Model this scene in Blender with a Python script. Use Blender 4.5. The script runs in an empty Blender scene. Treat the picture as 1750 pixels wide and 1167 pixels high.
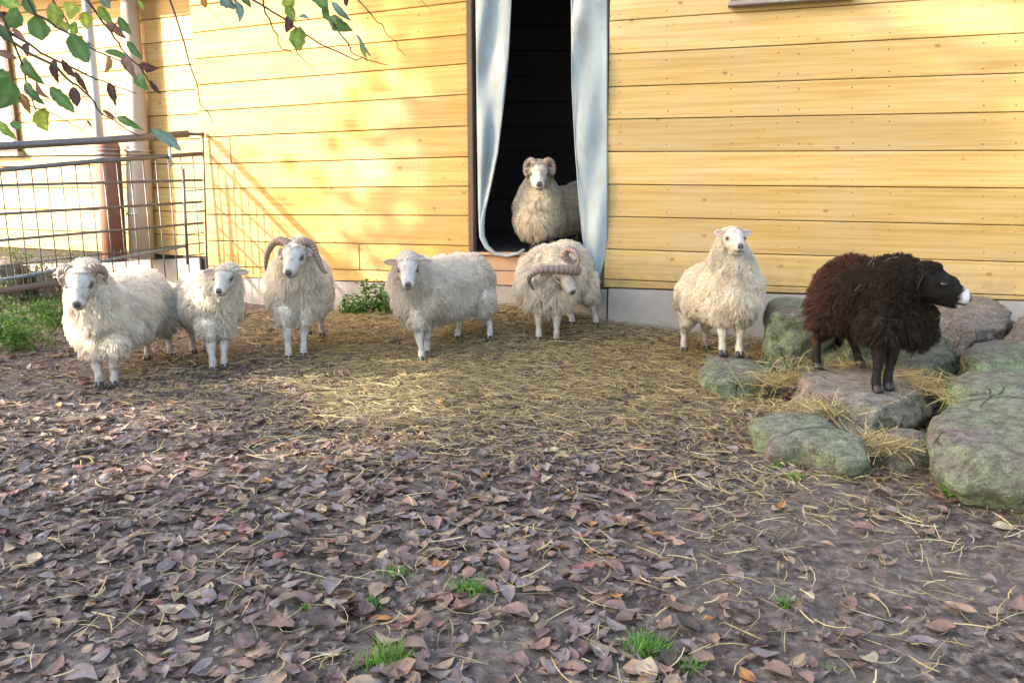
import bpy, bmesh, math, random
import numpy as np
from mathutils import Vector, Matrix
from mathutils.kdtree import KDTree

random.seed(7); rng = np.random.default_rng(7)
SC = bpy.context.scene
COL = SC.collection
R = math.radians

# ------------------------------------------------------------------ camera
F_PX, CX, CY, CAM_H = 1412.0, 875.0, 583.5, 1.10
PITCH = math.atan((CY - 300.0) / F_PX)
cam = bpy.data.cameras.new('camera'); camo = bpy.data.objects.new('camera', cam); COL.objects.link(camo)
cam.sensor_width = 36; cam.lens = F_PX / 1750 * 36
cam.clip_start = 0.05; cam.clip_end = 400
camo.location = (0, 0, CAM_H); camo.rotation_euler = (math.pi/2 - PITCH, 0, 0)
SC.camera = camo
# ------------------------------------------------------------------ world, sun, exposure
SUN_EL, SUN_TRAVEL = R(20), R(13)
w = bpy.data.worlds.new('World'); SC.world = w; w.use_nodes = True
nt = w.node_tree; nt.nodes.clear()
sky = nt.nodes.new('ShaderNodeTexSky'); sky.sky_type = 'NISHITA'; sky.sun_disc = False
sky.sun_elevation = SUN_EL; sky.sun_rotation = R(257)
sky.air_density = 1.0; sky.dust_density = 3.2; sky.ozone_density = 0.25
bg = nt.nodes.new('ShaderNodeBackground'); bg.inputs[1].default_value = 0.15
wo = nt.nodes.new('ShaderNodeOutputWorld')
nt.links.new(sky.outputs[0], bg.inputs[0]); nt.links.new(bg.outputs[0], wo.inputs[0])
SD = Vector((math.cos(SUN_TRAVEL)*math.cos(SUN_EL), math.sin(SUN_TRAVEL)*math.cos(SUN_EL), -math.sin(SUN_EL)))
sl = bpy.data.lights.new('sun', 'SUN'); sl.energy = 2.3; sl.angle = R(0.5); sl.color = (1.0, 0.93, 0.82)
so = bpy.data.objects.new('sun', sl); COL.objects.link(so)
so.rotation_euler = SD.to_track_quat('-Z', 'Y').to_euler(); so.location = (-8, -2, 6)
SC.view_settings.view_transform = 'Standard'; SC.view_settings.look = 'None'
SC.view_settings.gamma = 1.0; SC.view_settings.use_curve_mapping = False
SC.view_settings.exposure = 2.65
SC.render.engine = 'CYCLES'
SC.cycles.max_bounces = 6; SC.cycles.diffuse_bounces = 4; SC.cycles.transparent_max_bounces = 8
SC.cycles.use_denoising = True

# ------------------------------------------------------------------ pixel <-> world
cp, sp = math.cos(PITCH), math.sin(PITCH)
def ray(px, py):
    u = (px - CX)/F_PX; v = (CY - py)/F_PX
    return Vector((u, cp + v*sp, -sp + v*cp))
def pt(px, py, Y):                       # the point seen at a pixel, at world distance Y
    d = ray(px, py); t = Y/d.y
    return Vector((0, 0, CAM_H)) + d*t
def proj(P):                             # Nx3 -> pixel coordinates
    P = np.asarray(P, float); y = P[..., 1]; z = P[..., 2] - CAM_H
    dep = y*cp - z*sp; up = y*sp + z*cp
    dep = np.where(np.abs(dep) < 1e-4, 1e-4, dep)
    return CX + F_PX*P[..., 0]/dep, CY - F_PX*up/dep, dep

# ------------------------------------------------------------------ numpy noise
def _h(i, j, k, s=0):
    n = np.sin(i*127.1 + j*311.7 + k*74.7 + s*53.3)*43758.5453
    return n - np.floor(n)
def vnoise(x, y, z=0.0, s=0):
    x = np.asarray(x, float); y = np.asarray(y, float); z = np.asarray(z, float) + 0*x
    i, j, k = np.floor(x), np.floor(y), np.floor(z); a, b, c = x-i, y-j, z-k
    a = a*a*(3-2*a); b = b*b*(3-2*b); c = c*c*(3-2*c)
    def L(p, q, t): return p + (q-p)*t
    return L(L(L(_h(i,j,k,s), _h(i+1,j,k,s), a), L(_h(i,j+1,k,s), _h(i+1,j+1,k,s), a), b),
             L(L(_h(i,j,k+1,s), _h(i+1,j,k+1,s), a), L(_h(i,j+1,k+1,s), _h(i+1,j+1,k+1,s), a), b), c)
def fbm(x, y, z=0.0, s=0, o=3):
    t = 0; a = 0.5; f = 1.0
    for q in range(o):
        t = t + a*vnoise(np.asarray(x)*f, np.asarray(y)*f, np.asarray(z)*f, s+q); a *= .5; f *= 2.03
    return t/(1-.5**o)
def sstep(a, b, x):
    t = np.clip((np.asarray(x, float)-a)/(b-a), 0, 1); return t*t*(3-2*t)

def gz(x, y):                            # ground height
    x = np.asarray(x, float); y = np.asarray(y, float)
    m = 0.13*np.exp(-(((x-0.1)/1.0)**2 + ((y-6.25)/0.75)**2))
    m = m + 0.06*sstep(5.2, 6.2, y)*sstep(0.6, 1.6, x)
    m = m + 0.03*(fbm(x*0.8+5, y*0.8, 0, 3)-.5)
    m = m + 0.022*(fbm(x*3.1, y*3.1, 0, 9)-.5)*sstep(60, 20, np.hypot(x, y))
    return m
def gp(px, py, lift=0.0):                # pixel -> point on the ground
    d = ray(px, py); t = (CAM_H)/-d.z
    for _ in range(12):
        X, Y = d.x*t, d.y*t
        t = (CAM_H - float(gz(X, Y)) - lift)/-d.z
    return Vector((d.x*t, d.y*t, CAM_H + d.z*t))

# ------------------------------------------------------------------ mesh helpers
def link(name, me, parent=None):
    o = bpy.data.objects.new(name, me); COL.objects.link(o)
    if parent: o.parent = parent
    return o
def setmats(me, mats):
    for m in (mats if isinstance(mats, (list, tuple)) else [mats]): me.materials.append(m)
def npmesh(name, V, Fc, mats, col=None, smooth=True):
    V = np.asarray(V, np.float32).reshape(-1, 3); Fc = np.asarray(Fc, np.int32)
    me = bpy.data.meshes.new(name); n = Fc.shape[1]
    me.vertices.add(len(V)); me.vertices.foreach_set('co', V.ravel())
    me.loops.add(Fc.size); me.loops.foreach_set('vertex_index', Fc.ravel())
    me.polygons.add(len(Fc)); me.polygons.foreach_set('loop_start', np.arange(0, Fc.size, n, dtype=np.int32))
    try: me.polygons.foreach_set('loop_total', np.full(len(Fc), n, np.int32))
    except Exception: pass
    me.polygons.foreach_set('use_smooth', np.full(len(Fc), smooth))
    me.update(calc_edges=True)
    if col is not None: setcol(me, col)
    setmats(me, mats); return me
def setcol(me, col):
    a = me.color_attributes.new('Col', 'FLOAT_COLOR', 'POINT')
    c = np.ones((len(me.vertices), 4), np.float32); c[:, :3] = col
    a.data.foreach_set('color', c.ravel())
def bmmesh(name, bm, mats, smooth=False):
    me = bpy.data.meshes.new(name); bmesh.ops.recalc_face_normals(bm, faces=bm.faces)
    bm.to_mesh(me); bm.free()
    for p in me.polygons: p.use_smooth = smooth
    setmats(me, mats); return me
def tag(o, label=None, cat=None, group=None, kind=None):
    if label: o['label'] = label
    if cat: o['category'] = cat
    if group: o['group'] = group
    if kind: o['kind'] = kind
    return o
def empty(name, loc, label=None, cat=None, group=None):
    o = bpy.data.objects.new(name, None); COL.objects.link(o); o.location = loc
    o.empty_display_size = .1
    return tag(o, label, cat, group)
def adopt(o, root):                      # parent while keeping world-space mesh coordinates
    o.parent = root; o.matrix_parent_inverse = Matrix.Translation(root.location).inverted(); return o
def sweep(pts, rad, n=8, cap=True, V0=None, F0=None, upv=None):
    P = [Vector(p) for p in pts]; V = [] if V0 is None else V0; Fc = [] if F0 is None else F0
    b = len(V); T = []
    for i in range(len(P)):
        t = P[min(i+1, len(P)-1)] - P[max(i-1, 0)]
        T.append(t.normalized() if t.length > 1e-9 else Vector((0, 0, 1)))
    u = T[0].orthogonal().normalized() if upv is None else Vector(upv)
    for i, p in enumerate(P):
        u = (u - T[i]*u.dot(T[i]))
        u = u.normalized() if u.length > 1e-6 else T[i].orthogonal().normalized()
        v = T[i].cross(u); r = rad[i] if hasattr(rad, '__len__') else rad
        for k in range(n):
            a = 2*math.pi*k/n; V.append(tuple(p + (u*math.cos(a) + v*math.sin(a))*r))
    for i in range(len(P)-1):
        for k in range(n):
            Fc.append((b+i*n+k, b+i*n+(k+1) % n, b+(i+1)*n+(k+1) % n, b+(i+1)*n+k))
    if cap:
        for i0, rev in ((0, True), ((len(P)-1)*n, False)):
            c = len(V); V.append(tuple(P[0] if rev else P[-1]))
            for k in range(n):
                a, d = b+i0+k, b+i0+(k+1) % n
                Fc.append((d, a, c) if rev else (a, d, c))
    return V, Fc
def pymesh(name, V, Fc, mats, smooth=True):
    me = bpy.data.meshes.new(name); me.from_pydata([tuple(v) for v in V], [], Fc); me.update()
    for p in me.polygons: p.use_smooth = smooth
    setmats(me, mats); return me
def ribbons(P, W, side):                 # P (N,S,3) W (N,S) side (N,3)
    N, S, _ = P.shape
    T = np.gradient(P, axis=1)
    sd = np.repeat(side[:, None, :], S, 1)
    sd = np.cross(T, sd); sd /= (np.linalg.norm(sd, axis=2, keepdims=True)+1e-9)
    V = np.stack([P - sd*W[..., None]/2, P + sd*W[..., None]/2], 2).reshape(-1, 3)
    i = np.arange(N)[:, None]*S*2 + np.arange(S-1)[None, :]*2
    Fc = np.stack([i, i+1, i+3, i+2], -1).reshape(-1, 4)
    return V, Fc

# ------------------------------------------------------------------ materials
class NT:
    def __init__(s, name):
        s.m = bpy.data.materials.new(name); s.m.use_nodes = True; s.t = s.m.node_tree; s.t.nodes.clear()
        s.out = s.n('ShaderNodeOutputMaterial')
    def n(s, typ, **kw):
        x = s.t.nodes.new(typ)
        for k, v in kw.items(): setattr(x, k, v)
        return x
    def l(s, a, b): s.t.links.new(a, b)
    def val(s, sock, v):
        if hasattr(v, 'is_output') or isinstance(v, bpy.types.NodeSocket): s.l(v, sock)
        else: sock.default_value = v if not isinstance(v, tuple) or len(v) != 3 or sock.type == 'VECTOR' else (*v, 1)
    def noise(s, scale, detail=4, rough=.5, vec=None, dist=0.0, out=0):
        x = s.n('ShaderNodeTexNoise'); x.inputs['Scale'].default_value = scale; x.inputs['Detail'].default_value = detail
        x.inputs['Roughness'].default_value = rough; x.inputs['Distortion'].default_value = dist
        if vec is not None: s.l(vec, x.inputs['Vector'])
        return x.outputs[out]
    def ramp(s, fac, stops):
        x = s.n('ShaderNodeValToRGB'); s.l(fac, x.inputs[0]); e = x.color_ramp.elements
        while len(e) < len(stops): e.new(.5)
        for q, (p, c) in zip(e, stops): q.position = p; q.color = (*c, 1) if isinstance(c, tuple) else (c, c, c, 1)
        return x.outputs[0]
    def mix(s, f, a, b, mode='MIX'):
        x = s.n('ShaderNodeMix', data_type='RGBA', blend_type=mode)
        s.val(x.inputs[0], f); s.val(x.inputs[6], a); s.val(x.inputs[7], b); return x.outputs[2]
    def math(s, op, a, b=0.0):
        x = s.n('ShaderNodeMath', operation=op); s.val(x.inputs[0], a); s.val(x.inputs[1], b); return x.outputs[0]
    def coord(s, w='Object'): return s.n('ShaderNodeTexCoord').outputs[w]
    def pos(s): return s.n('ShaderNodeNewGeometry').outputs['Position']
    def map(s, vec, scale=(1, 1, 1), rot=(0, 0, 0)):
        x = s.n('ShaderNodeMapping'); s.l(vec, x.inputs[0]); x.inputs['Scale'].default_value = scale
        x.inputs['Rotation'].default_value = rot; return x.outputs[0]
    def attr(s, name='Col'):
        x = s.n('ShaderNodeAttribute', attribute_name=name); return x.outputs[0]
    def bump(s, h, strength=.3, dist=.01):
        x = s.n('ShaderNodeBump'); x.inputs['Strength'].default_value = strength; x.inputs['Distance'].default_value = dist
        s.l(h, x.inputs['Height']); return x.outputs[0]
    def bsdf(s, col, rough=.7, normal=None, metal=0.0, spec=.3, **kw):
        x = s.n('ShaderNodeBsdfPrincipled'); s.val(x.inputs['Base Color'], col); s.val(x.inputs['Roughness'], rough)
        x.inputs['Metallic'].default_value = metal; x.inputs['Specular IOR Level'].default_value = spec
        for k, v in kw.items(): x.inputs[k].default_value = v
        if normal is not None: s.l(normal, x.inputs['Normal'])
        return x.outputs[0]
    def translucent(s, sh, col, f):
        t = s.n('ShaderNodeBsdfTranslucent'); s.val(t.inputs[0], col)
        m = s.n('ShaderNodeMixShader'); s.val(m.inputs[0], f); s.l(sh, m.inputs[1]); s.l(t.outputs[0], m.inputs[2]); return m.outputs[0]
    def done(s, sh): s.l(sh, s.out.inputs[0]); return s.m

def m_wool():
    t = NT('wool'); c = t.attr()
    n = t.noise(60, 3, vec=t.pos()); c2 = t.mix(t.math('MULTIPLY', n, .12), c, (0.30, 0.22, 0.13), 'MIX')
    return t.done(t.translucent(t.bsdf(c2, .85, spec=.15), c2, .5))
def m_hide():
    t = NT('short_hair_hide'); c = t.attr()
    n = t.noise(220, 3, vec=t.map(t.pos(), (1, 1, .35))); b = t.bump(n, .5, .004)
    return t.done(t.bsdf(t.mix(t.math('MULTIPLY', n, .5), c, t.mix(.55, c, (0.04, 0.03, 0.02))), .75, b, spec=.2))
def m_simple(name, col, rough=.6, var=.25, scale=30, metal=0.0, spec=.4, bump=.3, dark=(.03, .025, .02)):
    t = NT(name); n = t.noise(scale, 5, .6, vec=t.coord())
    c = t.mix(t.math('MULTIPLY', n, var*2), col, dark)
    return t.done(t.bsdf(c, rough, t.bump(n, bump, .003), metal, spec))
def m_horn():
    t = NT('horn'); c = t.attr(); n = t.noise(90, 4, .6, vec=t.pos())
    return t.done(t.bsdf(t.mix(t.math('MULTIPLY', n, .5), c, (.10, .07, .05)), .5, t.bump(n, .4, .003), spec=.4))
def m_board(i):
    t = NT('stained_pine'); oc = t.coord(); rnd = t.n('ShaderNodeObjectInfo').outputs['Random']
    add = t.n('ShaderNodeVectorMath', operation='ADD'); t.l(oc, add.inputs[0])
    cmb = t.n('ShaderNodeCombineXYZ'); t.l(t.math('MULTIPLY', rnd, 37.0), cmb.inputs[0]); t.l(t.math('MULTIPLY', rnd, 11.0), cmb.inputs[2])
    t.l(cmb.outputs[0], add.inputs[1]); v = add.outputs[0]
    g1 = t.noise(7, 7, .65, vec=t.map(v, (.16, 1, 6)), dist=.12)
    g2 = t.noise(30, 4, .6, vec=t.map(v, (.12, 1, 3)))
    pal = [((.57, .33, .085), (.46, .24, .052), (.57, .38, .14)),
           ((.50, .35, .125), (.41, .27, .085), (.50, .395, .205)),
           ((.60, .40, .15), (.52, .32, .10), (.60, .46, .24))][i]
    c = t.ramp(g1, [(.32, pal[2]), (.48, pal[0]), (.62, pal[1])])
    c = t.mix(t.math('MULTIPLY', g2, .30), c, (.36, .19, .045))
    pz = t.pos(); st = t.noise(1.3, 5, .65, vec=pz); c = t.mix(t.math('MULTIPLY', t.ramp(st, [(.45, 0.0), (.7, 1.0)]), .38), c, (.40, .33, .24))
    sx = t.n('ShaderNodeSeparateXYZ'); t.l(pz, sx.inputs[0]); mud = t.math('MULTIPLY', t.ramp(sx.outputs[2], [(.30, 1.0), (.62, 0.0)]), t.ramp(t.noise(9, 6, .7, vec=pz), [(.42, 0.0), (.62, 1.0)]))
    c = t.mix(t.math('MULTIPLY', mud, .55), c, (.24, .17, .11))
    # per-board shade
    hs = t.n('ShaderNodeHueSaturation'); t.l(c, hs.inputs['Color']); t.l(t.math('ADD', t.math('MULTIPLY', rnd, .30), .85), hs.inputs['Value'])
    c = hs.outputs[0]
    vo = t.n('ShaderNodeTexVoronoi', feature='F1'); vo.inputs['Scale'].default_value = 6.5; vo.inputs['Randomness'].default_value = 1
    t.l(t.map(v, (.72, 0.01, 1.15)), vo.inputs['Vector'])
    k = t.ramp(vo.outputs['Distance'], [(.0, 1.0), (.05, .8), (.10, 0.0)])
    c = t.mix(t.math('MULTIPLY', k, .85), c, (.15, .065, .025))
    halo = t.ramp(vo.outputs['Distance'], [(.0, 1.0), (.16, 0.0), (1, 0.0)])
    c = t.mix(t.math('MULTIPLY', halo, .35), c, (.42, .19, .05))
    return t.done(t.bsdf(c, .6, t.bump(t.mix(.5, g2, g1), .25, .004), spec=.3))
def m_soil():
    t = NT('soil'); p = t.pos()
    a = t.noise(2.2, 6, .6, vec=p); b = t.noise(24, 8, .7, vec=p); c = t.noise(120, 4, .7, vec=p)
    col = t.ramp(b, [(.38, (.030, .022, .018)), (.5, (.115, .086, .070)), (.64, (.27, .21, .175))])
    col = t.mix(t.ramp(a, [(.4, 0.0), (.62, .5)]), col, (.20, .152, .125))
    h = t.math('ADD', t.math('MULTIPLY', b, .7), t.math('MULTIPLY', c, .3))
    return t.done(t.bsdf(col, .85, t.bump(h, .9, .02), spec=.2))
def m_rock(name, base, green, amount):
    t = NT(name); p = t.pos(); nz = t.n('ShaderNodeSeparateXYZ'); t.l(t.n('ShaderNodeNewGeometry').outputs['Normal'], nz.inputs[0])
    a = t.noise(3.2, 7, .7, vec=p, dist=.3); b = t.noise(20, 8, .75, vec=p); s = t.noise(7, 6, .65, vec=t.map(p, (.8, .8, 2.2))); hi = t.noise(95, 6, .8, vec=p)
    col = t.ramp(b, [(.36, tuple(x*.50 for x in base)), (.5, base), (.66, tuple(min(1, x*1.45) for x in base))])
    col = t.mix(t.ramp(s, [(.45, 0.0), (.65, .5)]), col, (.20, .15, .12))
    side = t.ramp(nz.outputs[2], [(.25, 1.0), (.95, .62)])
    f = t.math('MULTIPLY', t.math('MULTIPLY', t.ramp(t.math('ADD', t.math('MULTIPLY', a, .75), t.math('MULTIPLY', b, .25)), [(.415, 0.0), (.51, 1.0)]), side), amount)
    gcol = t.mix(t.ramp(b, [(.38, 0.0), (.60, 1.0)]), tuple(x*.5 for x in green), tuple(x*1.4 for x in green))
    col = t.mix(f, col, gcol)
    vo = t.n('ShaderNodeTexVoronoi', feature='F1'); vo.inputs['Scale'].default_value = 34; t.l(p, vo.inputs['Vector'])
    sp_ = t.math('MULTIPLY', t.ramp(vo.outputs['Distance'], [(.10, 1.0), (.22, 0.0)]), t.ramp(t.noise(5, 3, .5, vec=p), [(.5, 0.0), (.6, 1.0)]))
    col = t.mix(t.math('MULTIPLY', sp_, .6), col, (.50, .50, .44))
    cr = t.n('ShaderNodeTexVoronoi', feature='DISTANCE_TO_EDGE'); cr.inputs['Scale'].default_value = 3.2
    wv = t.n('ShaderNodeMix', data_type='RGBA'); wv.inputs[0].default_value = .12; t.l(p, wv.inputs[6]); nn = t.n('ShaderNodeTexNoise'); nn.inputs['Scale'].default_value = 6; t.l(p, nn.inputs['Vector']); t.l(nn.outputs[1], wv.inputs[7]); t.l(wv.outputs[2], cr.inputs['Vector'])
    ck = t.ramp(cr.outputs['Distance'], [(.0, 1.0), (.022, 0.0)]); ck = t.math('MULTIPLY', ck, t.ramp(t.noise(2.5, 3, .5, vec=p), [(.53, 0.0), (.60, .8)]))
    col = t.mix(t.math('MULTIPLY', ck, .8), col, (.04, .032, .028)); col = t.mix(t.ramp(hi, [(.38, .65), (.50, 0.0)]), col, (.075, .062, .050)); col = t.mix(t.ramp(hi, [(.54, 0.0), (.68, .45)]), col, (.55, .50, .44))
    h = t.math('SUBTRACT', t.math('ADD', t.math('ADD', b, s), t.math('MULTIPLY', hi, .5)), t.math('MULTIPLY', ck, 1.2))
    return t.done(t.bsdf(col, .9, t.bump(h, 1.0, .04), spec=.15))
def m_leaf(name, transl=.25):
    t = NT(name); c = t.attr(); p = t.pos(); r = t.n('ShaderNodeObjectInfo').outputs['Random']
    n = t.noise(45, 4, .6, vec=p)
    c2 = t.mix(t.ramp(n, [(.35, 0.0), (.7, .75)]), c, t.mix(.55, c, (.05, .032, .022)))
    return t.done(t.translucent(t.bsdf(c2, .55, t.bump(n, .4, .004), spec=.35), c2, transl))

M = dict(
    wool=m_wool(), hide=m_hide(), horn=m_horn(), soil=m_soil(),
    board_a=m_board(0), board_b=m_board(1), board_c=m_board(2),
    hoof=m_simple('hoof', (.035, .030, .028), .5, .3, 60), eye=m_simple('eye', (.012, .009, .007), .15, .1, 10, spec=.7, bump=0),
    iris=m_simple('iris', (.35, .22, .07), .2, .1, 10, spec=.6, bump=0),
    concrete=m_simple('concrete', (.36, .33, .30), .9, .3, 14, bump=.6, dark=(.16, .14, .12)),
    frame=m_simple('weathered_timber', (.15, .10, .075), .8, .3, 25, bump=.8),
    palewood=m_simple('bare_timber', (.50, .32, .19), .8, .3, 12, bump=.5, dark=(.22, .13, .08)),
    greywood=m_simple('grey_timber', (.35, .32, .30), .8, .3, 20, bump=.6),
    dark=m_simple('shade_darkened_timber', (.055, .050, .046), .9, .3, 8),  # dimness of the unlit room is put into this near-black timber colour
    darkgap=m_simple('dark_gap_backing', (.035, .026, .02), .9, .2, 8),  # near-black backing, seen as dark lines between the boards
    steel=m_simple('galvanised_steel', (.20, .20, .20), .5, .35, 25, .5, .4, .4, dark=(.07, .05, .04)),
    steelblue=m_simple('bluish_steel_tube', (.33, .37, .40), .45, .3, 25, .4, .4, .3, dark=(.12, .10, .09)),
    rust=m_simple('rusty_brown_pipe', (.24, .115, .075), .7, .35, 12, bump=.5, dark=(.10, .045, .03)),
    rail=m_simple('brown_rusted_rail', (.20, .13, .10), .7, .35, 18, bump=.5),
    pvc=m_simple('grey_plastic_pipe', (.38, .41, .43), .45, .15, 6, bump=.1, dark=(.25, .25, .24)),
    claypipe=m_simple('weathered_cement_pipe', (.48, .42, .34), .8, .3, 8, bump=.4, dark=(.28, .24, .19)),
    zinc=m_simple('clamp_metal', (.5, .5, .5), .4, .2, 20, .6),
    bark=m_simple('bark', (.10, .075, .055), .9, .4, 30, bump=.9),
    tile=m_simple('roof_tile', (.26, .11, .07), .8, .3, 8),
    leaf=m_leaf('leaf', .35), dryleaf=m_leaf('dry_leaf', .12), straw=m_leaf('straw', .2), grass=m_leaf('grass', .35),
)
def m_curtain():
    t = NT('curtain_plastic'); p = t.coord()
    n = t.noise(3, 5, .55, vec=t.map(p, (2.5, 2.5, .7))); f = t.noise(2.2, 3, .5, vec=p, dist=.8)
    c = t.ramp(n, [(.3, (.25, .305, .335)), (.55, (.32, .385, .41)), (.75, (.44, .49, .50))]); dn = t.noise(5, 7, .7, vec=t.map(p, (1.5, 1.5, .8))); c = t.mix(t.ramp(dn, [(.5, 0.0), (.68, .5)]), c, (.20, .19, .16))
    sh = t.bsdf(c, t.ramp(f, [(.3, .5), (.7, .75)]), t.bump(f, .35, .02), spec=.35)
    return t.done(t.translucent(sh, (.45, .55, .62), .12))
M['curtain'] = m_curtain()
def m_glass():
    t = NT('window_glass'); return t.done(t.bsdf((.50, .56, .62), .06, spec=.9))
M['glass'] = m_glass()
M['rock_a'] = m_rock('mossy_sandstone', (.33, .275, .245), (.235, .305, .170), .95)
M['rock_b'] = m_rock('worn_sandstone', (.40, .325, .285), (.20, .26, .14), .5)
M['rock_c'] = m_rock('earthy_stone', (.32, .26, .23), (.2, .23, .14), .25)

# ------------------------------------------------------------------ ground
def axis(lo, hi, n, far, m):
    a = np.linspace(lo, hi, n); g = np.linspace(0, 1, m+1)[1:]**2.2
    return np.concatenate([(lo - (far+lo)*g)[::-1] if True else a, a, hi + (far-hi)*g])
def build_ground():
    xs = axis(-4.2, 4.2, 430, 90, 18); ys = axis(1.3, 8.2, 380, 90, 18)
    X, Y = np.meshgrid(xs, ys); Z = gz(X, Y)
    near = sstep(6.0, 4.0, np.abs(X))*sstep(10, 8, Y)*sstep(.3, 1.0, Y)
    Z = Z + near*(0.016*(fbm(X*13, Y*13, 0, 21)-.5) + 0.010*(fbm(X*38, Y*38, 0, 31, 2)-.5))
    n, m = X.shape; i = (np.arange(n-1)[:, None]*m + np.arange(m-1)[None, :])
    Fc = np.stack([i, i+1, i+m+1, i+m], -1).reshape(-1, 4)
    o = link('ground', npmesh('ground', np.stack([X, Y, Z], -1), Fc, M['soil']))
    tag(o, 'bare trodden soil yard sloping gently up to the barn', kind='structure')
build_ground()

# ------------------------------------------------------------------ barn
barn = empty('barn', (0, 6.2, 0.0), 'yellow pine boarded barn with a curtained doorway and low concrete footing', 'barn')
def depthL(px): return 19720/(px+2300)
def depthR(px): return 25530/(px+3290)
def xy(px, Yd):
    return Vector(((px-CX)/F_PX*cp*Yd, Yd, 0))
class Plane:
    def __init__(s, a, b, off=0.0):
        d = (b-a).normalized(); s.d = d; s.n = Vector((d.y, -d.x, 0))    # towards the camera
        if s.n.y > 0: s.n = -s.n
        s.o = a + s.n*off
    def hit(s, px, py, off=0.0):
        r = ray(px, py); C = Vector((0, 0, CAM_H)); o = s.o + s.n*off
        return C + r*((o-C).dot(s.n)/r.dot(s.n))
PL = Plane(xy(350, depthL(350)), xy(803, depthL(803)))
PR = Plane(xy(1037, depthR(1037)), xy(1750, depthR(1750)))
PF = Plane(xy(350, depthL(350)*1.0), xy(803, depthL(803)), -0.48)
def quadpanel(name, pts, th, n, mat, parent):
    bm = bmesh.new(); f = [bm.verts.new(p) for p in pts]; b = [bm.verts.new(Vector(p)-n*th) for p in pts]
    bm.faces.new(f); bm.faces.new(b[::-1])
    for k in range(4): bm.faces.new((f[k], b[k], b[(k+1) % 4], f[(k+1) % 4]))
    o = link(name, bmmesh(name, bm, mat)); adopt(o, parent) if parent is barn else None
    return o
nails = []
def nail_pair(P, x, ya, yb, off):
    for y in (ya + (yb-ya)*.2, ya + (yb-ya)*.8): nails.append(P.hit(x + random.uniform(-1.5, 1.5), y + random.uniform(-3, 3), off))

def wall(name, P, lines, xa, xb, spans, mat, back, th=.022, nailx=()):
    # backing wall, parent of its boards
    zt = P.hit(xa, lines[0][0]).z; 
    a, b_ = P.hit(xa-(4 if back else 0), 300), P.hit(xb, 300)
    q = [Vector((a.x, a.y, .12)), Vector((b_.x, b_.y, .12)), Vector((b_.x, b_.y, zt+.0)), Vector((a.x, a.y, zt+.0))]
    wl = quadpanel(name, q, .06, P.n, M['darkgap'], barn)
    # rebase: parent at barn keeps world coords
    for i in range(len(lines)-1):
        (l0, l1), (b0, b1) = lines[i], lines[i+1]
        cuts = spans(i)
        for x0, x1 in zip(cuts[:-1], cuts[1:]):
            def Y(l, x): return l[0] + (l[1]-l[0])*(x-xa0)/(xb0-xa0)
            xa0, xb0 = P.ref
            o = board('board', P, x0+.35, x1-.35, Y(lines[i], x0), Y(lines[i], x1), Y(lines[i+1], x0), Y(lines[i+1], x1), th, mat, None)
            o.parent = wl; o.matrix_parent_inverse = (Matrix.Translation(barn.location) @ wl.matrix_parent_inverse @ Matrix.Translation(wl.location)).inverted()
            nx = [x for x in nailx if x0+6 < x < x1-6] + [x0+5, x1-5]
            for x in nx: nail_pair(P, x, Y(lines[i], x), Y(lines[i+1], x), th)
    return wl
def board(name, P, x0, x1, ya0, ya1, yb0, yb1, th, mat, parent, gap=1.3, off=0.0):
    c = []
    for x_, y_ in ((x0, ya0+gap*.5), (x1, ya1+gap*.5), (x1, yb1-gap*.5), (x0, yb0-gap*.5)):
        q_ = P.hit(x_, 300); c.append(Vector((q_.x, q_.y, P.hit(x_, y_).z)))
    n = P.n; bm = bmesh.new(); off = off + random.uniform(0, .004)
    org = (c[0]+c[2])/2; ang = math.atan2(P.d.y, P.d.x); Rm = Matrix.Rotation(-ang, 4, 'Z')
    f = [bm.verts.new(Rm @ (q + n*(off+th) - org)) for q in c]; b = [bm.verts.new(Rm @ (q + n*(off+.001) - org)) for q in c]
    bm.faces.new(f); bm.faces.new(b[::-1])
    for k in range(4): bm.faces.new((f[k], b[k], b[(k+1) % 4], f[(k+1) % 4]))
    fe = [e for e in bm.edges if e.verts[0] in f and e.verts[1] in f]
    bmesh.ops.bevel(bm, geom=fe, offset=.004, segments=1, affect='EDGES')
    o = link(name, bmmesh(name, bm, mat)); o.location = org; o.rotation_euler = (0, 0, ang); return o

PL.ref = (350, 803); PR.ref = (1040, 1750); PF.ref = (60, 335)
linesL = [(-125, -215), (-80, -161), (-35, -108), (10, -52), (56, 4), (101, 60), (146, 110), (191, 162), (235.7, 216), (281.4, 268.5),
          (322.9, 318.6), (366.6, 368.6), (410.9, 420), (454, 466), (472, 486)]
jl = {8: 400, 12: 612}
wallL = wall('wall', PL, linesL, 347, 803, lambda i: [348] + ([jl[i]] if i in jl else []) + [803], M['board_a'], False,
             nailx=(372, 452, 540, 628, 716, 790))
linesR = [(-132, -210), (-76, -144), (-20, -78), (38, -10), (94, 58), (150, 126), (205, 192), (260, 258), (315.5, 322), (370, 385.5), (425.6, 448), (477, 505), (491, 513)]
jr = {}
wallR = wall('wall', PR, linesR, 1037, 2300, lambda i: [1037] + ([jr[i]] if i in jr else []) + [1860, 2300], M['board_b'], False,
             nailx=(1060, 1140, 1250, 1330, 1365, 1457, 1520, 1680, 1735, 1790, 1900, 2010))
def fl(y): s = -.1 + (y-70)*.0004; return (y - (335-60)*s, y)
linesF = [fl(y) for y in (-142, -100, -58, -16, 26, 68, 111, 154, 196, 238, 280, 321, 362, 402, 438)]
wallF = wall('wall', PF, linesF, -420, 362, lambda i: [-420, -180 - 30*(i % 3), 362], M['board_c'], False,
             nailx=(-300, -110, 60, 130, 205, 285))
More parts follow.
